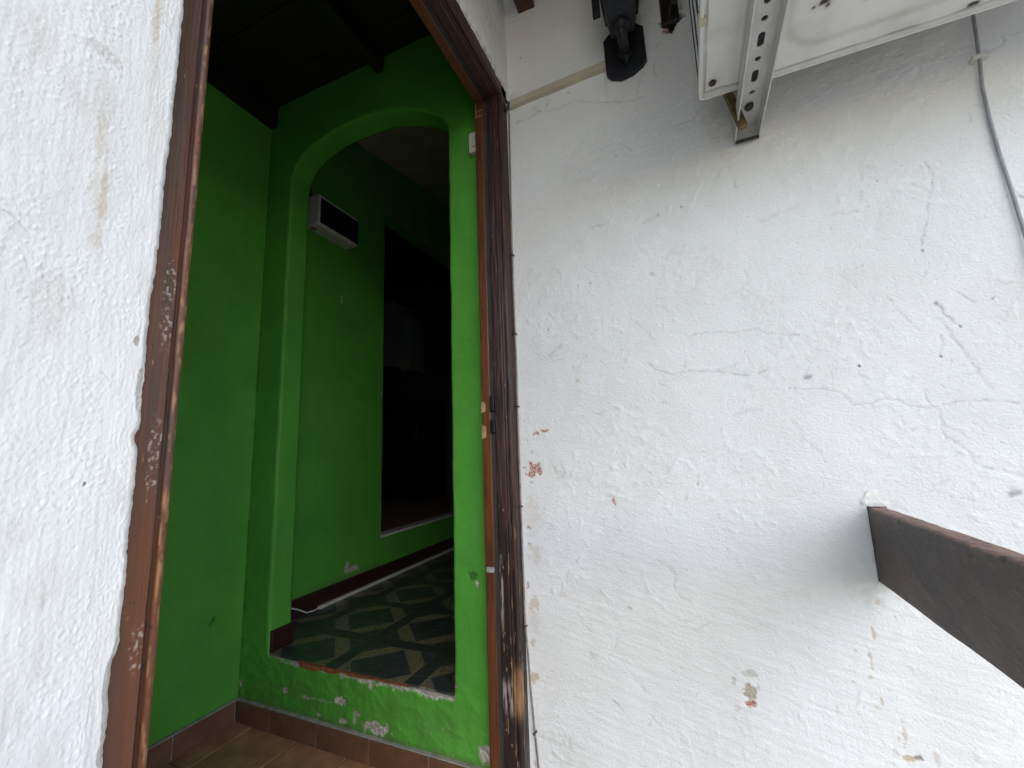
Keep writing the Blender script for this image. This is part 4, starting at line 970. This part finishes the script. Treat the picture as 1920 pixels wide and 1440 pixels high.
# ================================================================== air conditioner overhead
ac = empty('air_conditioner', (0.46, 0.72, 0.70), 'white outdoor air conditioner unit seen from below on a wall bracket', 'air conditioner')
AX0, AX1, AY0, AY1, AZ = 0.077, 0.86, 0.575, 0.880, 0.706
xs = np.linspace(AX0 + 0.004, AX1 - 0.004, 300); yv = np.linspace(AY0 + 0.004, AY1 - 0.004, 130)
Xp, Yp = np.meshgrid(xs, yv, indexing='ij')
def rrect(X, Y, x0, x1, y0, y1, r):
    dx = np.abs(X - (x0 + x1) / 2) - (x1 - x0) / 2 + r; dy = np.abs(Y - (y0 + y1) / 2) - (y1 - y0) / 2 + r
    return np.hypot(np.maximum(dx, 0), np.maximum(dy, 0)) + np.minimum(np.maximum(dx, dy), 0) - r
d0 = rrect(Xp, Yp, AX0, AX1, AY0, AY1, 0.012)
d1 = rrect(Xp, Yp, 0.235, 0.52, 0.50, 0.815, 0.05); d2 = rrect(Xp, Yp, AX0 + 0.018, 0.145, AY0 + .02, AY1 - 0.012, 0.01)
zz = AZ + 0.004 - 0.006 * sstep(-0.010, -0.003, d0) - 0.0030 * (1 - sstep(-0.016, 0.014, d1)) + 0.0008 * np.exp(-((d1 - 0.028) / 0.010) ** 2) + 0.0015 * (1 - sstep(-.004, .004, d2))
zz += 0.0022 * (1 - sstep(-.003, .003, rrect(Xp, Yp, 0.085, 0.128, 0.825, 0.873, 0.006)))
Aw = np.zeros(Xp.shape + (4,))
Aw[..., 2] = 0.30 * np.exp(-((d1 - 0.016) / 0.008) ** 2) + 0.25 * sstep(-0.1, 0.6, fbm(Xp * 12, Yp * 14, 421, 4)) + 0.6 * np.exp(-((d0 + 0.0105) / 0.0018) ** 2)  # darker tone along the emboss edge and rim, plus random dirt
for x, y, r, rx in ((0.103, 0.849, 0.0065, 1), (0.266, 0.748, 0.0055, 1.5), (0.272, 0.757, 0.0035, 1), (0.251, 0.752, 0.0025, 1), (0.328, 0.768, 0.0040, 0.8), (0.50, 0.862, 0.005, 1.5)):
    q = np.hypot((Xp - x) / rx, Yp - y) / r + 0.5 * fbm(Xp * 120, Yp * 120, 423, 2)
    Aw[..., 1] = np.maximum(Aw[..., 1], 0.5 * np.exp(-(q / 1.6) ** 2)); Aw[..., 0] = np.maximum(Aw[..., 0], 0.97 * (1 - sstep(0.8, 1.05, q)))
    zz += 0.003 * (1 - sstep(0.6, 1.0, q))
Aw[..., 1] = np.maximum(Aw[..., 1], 0.7 * flecks(Xp, Yp, 180, 180, 0.62, 425) * (d0 > -0.012))
Aw[..., 0] = np.maximum(Aw[..., 0], 0.85 * np.exp(-((d0 + 0.0125) / 0.0010) ** 2) * sstep(-0.25, 0.05, fbm(Xp * 14, Yp * 14, 427, 2)))
keep = d0 < 0.0005
Xq = np.where(keep, Xp, Xp); 
mesh_obj('base_pan', np.stack((Xp, Yp, zz), -1).reshape(-1, 3), grid_faces(300, 130)[:, ::-1], M['enamel'], ac, True, Aw.reshape(-1, 4))
def rr_outline(x0, x1, y0, y1, r, n=8):
    out = []
    for cx, cy, a0 in ((x1 - r, y1 - r, 0), (x0 + r, y1 - r, 90), (x0 + r, y0 + r, 180), (x1 - r, y0 + r, 270)):
        for k in range(n + 1):
            a = math.radians(a0 + 90 * k / n); out.append((cx + r * math.cos(a), cy + r * math.sin(a)))
    return out
o1 = rr_outline(AX0, AX1, AY0, AY1, 0.014); o2 = rr_outline(AX0 + 0.0055, AX1 - 0.0055, AY0 + 0.0055, AY1 - 0.0055, 0.0095)
n = len(o1); vv = []; ff = []
for (p, z) in ((o1, AZ + 0.022), (o1, AZ - 0.0008), (o2, AZ - 0.0022), (o2, AZ + 0.006)): vv += [(x, y, z) for x, y in p]
for k in range(3):
    for i in range(n): ff.append((k * n + i, k * n + (i + 1) % n, (k + 1) * n + (i + 1) % n, (k + 1) * n + i))
mesh_obj('pan_rim', vv, ff, M['enamel'], ac, False)
mb = MB(); mb.bbox(AX0 + 0.012, AX1 - 0.004, AY0 + 0.004, AY1 - 0.012, AZ + 0.012, 1.20, 0.006); mb.build('casing', M['enamel'], ac)
mb = MB(); mb.bbox(AX0 + 0.0016, AX0 + 0.0122, AY0 + 0.008, AY1 - 0.008, AZ + 0.015, 1.18, 0.001); mb.build('coil', M['dark_fill'], ac)
for k in range(5):
    y = AY1 - 0.014 - k * 0.060
    mb = MB(); mb.bbox(AX0 - 0.0010, AX0 + 0.0015, y - 0.005, y + 0.005, AZ + 0.014, 1.19, 0.0005); mb.build('guard_bar', M['enamel'], ac)
mb = MB(); mb.tube([(0.103, 0.849, AZ + 0.012), (0.103, 0.849, AZ + 0.0035)], 0.0062, 6); mb.build('bolt', M['grime'], ac)
mb = MB(); mb.bbox(AX0 - 0.003, AX0 + 0.010, 0.690, 0.705, AZ - 0.004, AZ + 0.012, 0.002); mb.build('rim_clip', M['cream_plastic'], ac)

mb = MB(); mb.bbox(0.1545, 0.1945, 0.585, 0.868, 0.7013, 0.7065, 0.0008); mb.build('slot_backing', M['dark_fill'], ac)  # black strip added behind the arm's slots to make them look dark
# bracket: L-shaped steel channel, open below
br = empty('wall_bracket', (0.174, 0.85, 0.665), 'slotted white steel channel bracket carrying the air conditioner', 'bracket')
BX0, BX1 = 0.1515, 0.1965; th = 0.0025; WEB = 0.6985
slots = []
for k in range(9):
    y = 0.932 - 0.0407 * k
    slots.append((y, 0.0150 if k % 2 == 0 else 0.0052, 0.0056 if k % 2 == 0 else 0.0052))
bm = bmesh.new()
def ring_pts(cx, cy, hl, hw, n=10):
    if hl <= hw + 1e-6: return [(cx + hw * math.cos(2 * math.pi * k / (2 * n)), cy + hw * math.sin(2 * math.pi * k / (2 * n))) for k in range(2 * n)]
    pts = []
    for s_, a0 in ((1, 0), (-1, 180)):
        for k in range(n): a = math.radians(a0 + 180 * k / (n - 1)); pts.append((cx + hw * math.cos(a), cy + s_ * (hl - hw) + hw * math.sin(a)))
    return pts
# web of the arm, built strip by strip round the slots
mb = MB(); cxm = 0.1762
y_hi = 0.997
for (y, hl, hw) in slots:
    y0, y1 = y - 0.02035, y + 0.02035
    hole = ring_pts(cxm, y, hl, hw); nH = len(hole)
    # outer rectangle points matched by angle
    outer = []
    for (hx, hy) in hole:
        dx, dy = hx - cxm, hy - y
        if dx == 0 and dy == 0: dx = 1e-6
        tx = ((BX1 - cxm) if dx > 0 else (cxm - BX0)) / max(abs(dx), 1e-6); ty = 0.02035 / max(abs(dy), 1e-6); t = min(tx, ty)
        outer.append((cxm + dx * t, y + dy * t))
    for c in ((BX0, y0), (BX1, y0), (BX1, y1), (BX0, y1)):
        i = min(range(nH), key=lambda q: (outer[q][0] - c[0]) ** 2 + (outer[q][1] - c[1]) ** 2); outer[i] = c
    V4 = [(x, yy, WEB) for x, yy in hole] + [(x, yy, WEB) for x, yy in outer] + [(x, yy, WEB + th) for x, yy in hole] + [(x, yy, WEB + th) for x, yy in outer]
    F4 = []
    for i in range(nH):
        j = (i + 1) % nH
        F4 += [(i, j, nH + j, nH + i), (2 * nH + i, 3 * nH + i, 3 * nH + j, 2 * nH + j), (i, 2 * nH + i, 2 * nH + j, j)]
    mb.add(V4, F4)
mb.box(BX0, BX1, 0.932 + 0.02035, 0.9935, WEB, WEB + th)
mb.build('slotted_web', M['steel'], br)
for x0 in (BX0 - th, BX1):
    mb = MB(); mb.bbox(x0, x0 + th, 0.56, 0.9975, 0.665, WEB + th, 0.0006); mb.build('flange', M['steel'], br)
mb = MB(); mb.box(BX0, BX1, 0.9935, 0.997, 0.6675, 1.02); mb.box(BX0 - th, BX0, 0.962, 0.9975, WEB + th + .0003, 1.02); mb.box(BX1, BX1 + th, 0.962, 0.9975, WEB + th + .0003, 1.02); mb.build('wall_leg', M['steel'], br)
mb = MB(); mb.bbox(BX0 - 0.001, BX1 + 0.001, 0.987, 0.9925, 0.6615, 0.6675, 0.001); mb.build('rusty_edge', M['grime'], br)
mb = MB(); mb.tube([(cxm - .002, 0.928, WEB - 0.006), (cxm - .002, 0.928, WEB + 0.001)], 0.0085, 6); mb.build('bolt', M['grime'], br)
mb = MB(); mb.tube([(0.128, 0.935, 0.800), (0.1585, 0.925, 0.6515)], 0.0092, 6); rod = mb.build('hex_rod', M['brass'])
tag(rod, 'tarnished brass hexagonal rod leaning beside the steel bracket', 'rod')

# ================================================================== wall lantern
lt = empty('wall_lantern', (-0.068, 0.93, 0.93), 'black iron wall lantern with octagonal back plate above the white trunking', 'lantern')
plate = [(-0.120, 1.050), (-0.098, 1.071), (-0.040, 1.071), (-0.019, 1.050), (-0.0175, 0.960), (-0.027, 0.946), (-0.054, 0.931), (-0.083, 0.927), (-0.107, 0.938), (-0.118, 0.952)]
mb = MB(); mb.prism(plate, 'y', 0.986, 1.001); mb.build('back_plate', M['black'], lt)
mb = MB(); cx = -0.066; LY = 0.905
mb.tube([(cx, 0.988, 0.990), (cx, 0.970, 0.985), (cx, 0.950, 0.975), (cx, 0.928, 0.970), (cx, 0.910, 0.976), (cx, LY, 0.990)], [0.011, 0.012, 0.012, 0.012, 0.012, 0.012], 12)
mb.tube([(cx, 0.987, 0.958), (cx, 0.976, 0.968), (cx, 0.970, 0.985)], [0.004, 0.008, 0.010], 10)
mb.tube([(cx, 0.984, 0.990), (cx, 0.978, 0.990)], [0.022, 0.018], 14)
mb.build('arm', M['black'], lt, True)
mb = MB(); mb.tube([(cx, LY, 0.976), (cx, LY, 0.984), (cx, LY, 0.992)], [0.012, 0.020, 0.020], 16); mb.build('collar', M['black'], lt)
def frust(z0, h0, z1, h1, mbq):
    V8 = [(cx - h0, LY - h0, z0), (cx + h0, LY - h0, z0), (cx + h0, LY + h0, z0), (cx - h0, LY + h0, z0), (cx - h1, LY - h1, z1), (cx + h1, LY - h1, z1), (cx + h1, LY + h1, z1), (cx - h1, LY + h1, z1)]
    mbq.add(V8, [(0, 3, 2, 1), (4, 5, 6, 7), (0, 1, 5, 4), (1, 2, 6, 5), (2, 3, 7, 6), (3, 0, 4, 7)])
mb = MB(); frust(0.991, 0.027, 1.052, 0.037, mb); mb.build('base_cup', M['black'], lt)
mb = MB(); frust(1.053, 0.033, 1.21, 0.052, mb); mb.build('glass', M['lamp_glass'], lt)
for sx in (-1, 1):
    for sy in (-1, 1):
        mb = MB(); mb.tube([(cx + sx * 0.0355, LY + sy * 0.0355, 1.045), (cx + sx * 0.0545, LY + sy * 0.0545, 1.214)], 0.0045, 6); mb.build('corner_bar', M['black'], lt)
mb = MB(); frust(1.211, 0.066, 1.275, 0.018, mb); frust(1.2755, 0.012, 1.30, 0.004, mb); mb.build('hood', M['black'], lt)
mb = MB(); mb.bbox(cx - 0.064, cx - 0.046, LY - 0.006, LY + 0.006, 1.040, 1.2105, 0.0015); mb.build('side_scroll', M['black'], lt)

# ================================================================== cables on the wall
mb = MB(); mb.add([(-0.394, 0.988, 0.966), (-0.394, 0.988, 0.985), (-0.115, 0.988, 0.997), (-0.115, 0.988, 0.977), (-0.394, 1.0, 0.964), (-0.394, 1.0, 0.987), (-0.115, 1.0, 0.999), (-0.115, 1.0, 0.975)],
                  [(0, 1, 2, 3), (4, 7, 6, 5), (0, 4, 5, 1), (1, 5, 6, 2), (2, 6, 7, 3), (3, 7, 4, 0)])
o = mb.build('wall_trunking', M['cream_plastic']); tag(o, 'cream plastic cable trunking running from the door corner to the lantern', 'cable trunking')
mb = MB(); mb.tube([(-0.402, 0.985, 0.985), (-0.3945, 0.988, 0.976), (-0.398, 0.988, 0.962), (-0.404, 0.985, 0.955)], 0.004, 8); mb.build('cable_end', M['cable_dark'], o)
pts = [(0.571, 0.9925, 0.98), (0.571, 0.992, 0.792), (0.565, 0.990, 0.70), (0.561, 0.992, 0.644), (0.561, 0.993, 0.576), (0.563, 0.993, 0.509), (0.568, 0.993, 0.422), (0.572, 0.993, 0.335), (0.572, 0.993, 0.25), (0.570, 0.993, 0.10), (0.571, 0.993, -0.70)]
cd = empty('wall_cable', (0.57, 0.993, -0.7), 'grey cable hanging down the white wall from behind the air conditioner', 'cable')
mb = MB(); mb.tube(pts, 0.0029, 10); mb.build('cable', M['cable_grey'], cd, True)
mb = MB(); mb.bbox(0.553, 0.577, 0.983, 1.0, 0.697, 0.704, 0.0015); mb.build('clip', M['plastic'], cd)
pts = [(-0.398, 0.995, 0.95), (-0.4025, 0.993, 0.6), (-0.4035, 0.993, 0.32), (-0.4015, 0.991, 0.22), (-0.404, 0.993, 0.108), (-0.405, 0.994, -0.14), (-0.405, 0.994, -0.41), (-0.4, 0.993, -0.47), (-0.397, 0.993, -0.541), (-0.391, 0.993, -0.629), (-0.384, 0.993, -0.714), (-0.38, 0.993, -0.80)]
jc = empty('jamb_cable', (-0.395, 0.993, -0.80), 'thin dusty cable tacked along the edge of the weathered jamb', 'cable')
mb = MB(); mb.tube(pts, 0.0022, 8); mb.build('cable', M['cable_dusty'], jc, True)
for z in (0.52, 0.30, 0.108, -0.14, -0.415, -0.638):
    x = np.interp(-z, [-p[2] for p in pts], [p[0] for p in pts])
    mb = MB(); mb.tube([(x + 0.001, 0.985, z), (x + 0.003, 0.999, z - 0.001)], [0.0032, 0.0018], 6); mb.build('nail', M['nail'], jc)
lp = []
for k in range(26):
    a = 2 * math.pi * k / 25; lp.append((0.058 + 0.010 * math.cos(a), 0.965 - 0.004 * math.sin(a), 1.105 + 0.045 * math.sin(a)))
mb = MB(); mb.tube(lp, 0.0035, 8, False)
mb.tube([(0.040, 1.004, 1.050), (0.046, 0.985, 1.062), (0.052, 0.966, 1.068), (0.058, 0.965, 1.0605)], 0.003, 8)
o = mb.build('cable_loop', M['cable_dark']); tag(o, 'black cable loop hanging from the broken hole beside the air conditioner', 'cable')
mb = MB(); mb.bbox(0.024, 0.066, 0.990, 1.018, 1.034, 1.125, 0.005); o = mb.build('wood_block', M['ceiling_wood']); tag(o, 'broken dark wood block set in a hole in the white wall', 'block')
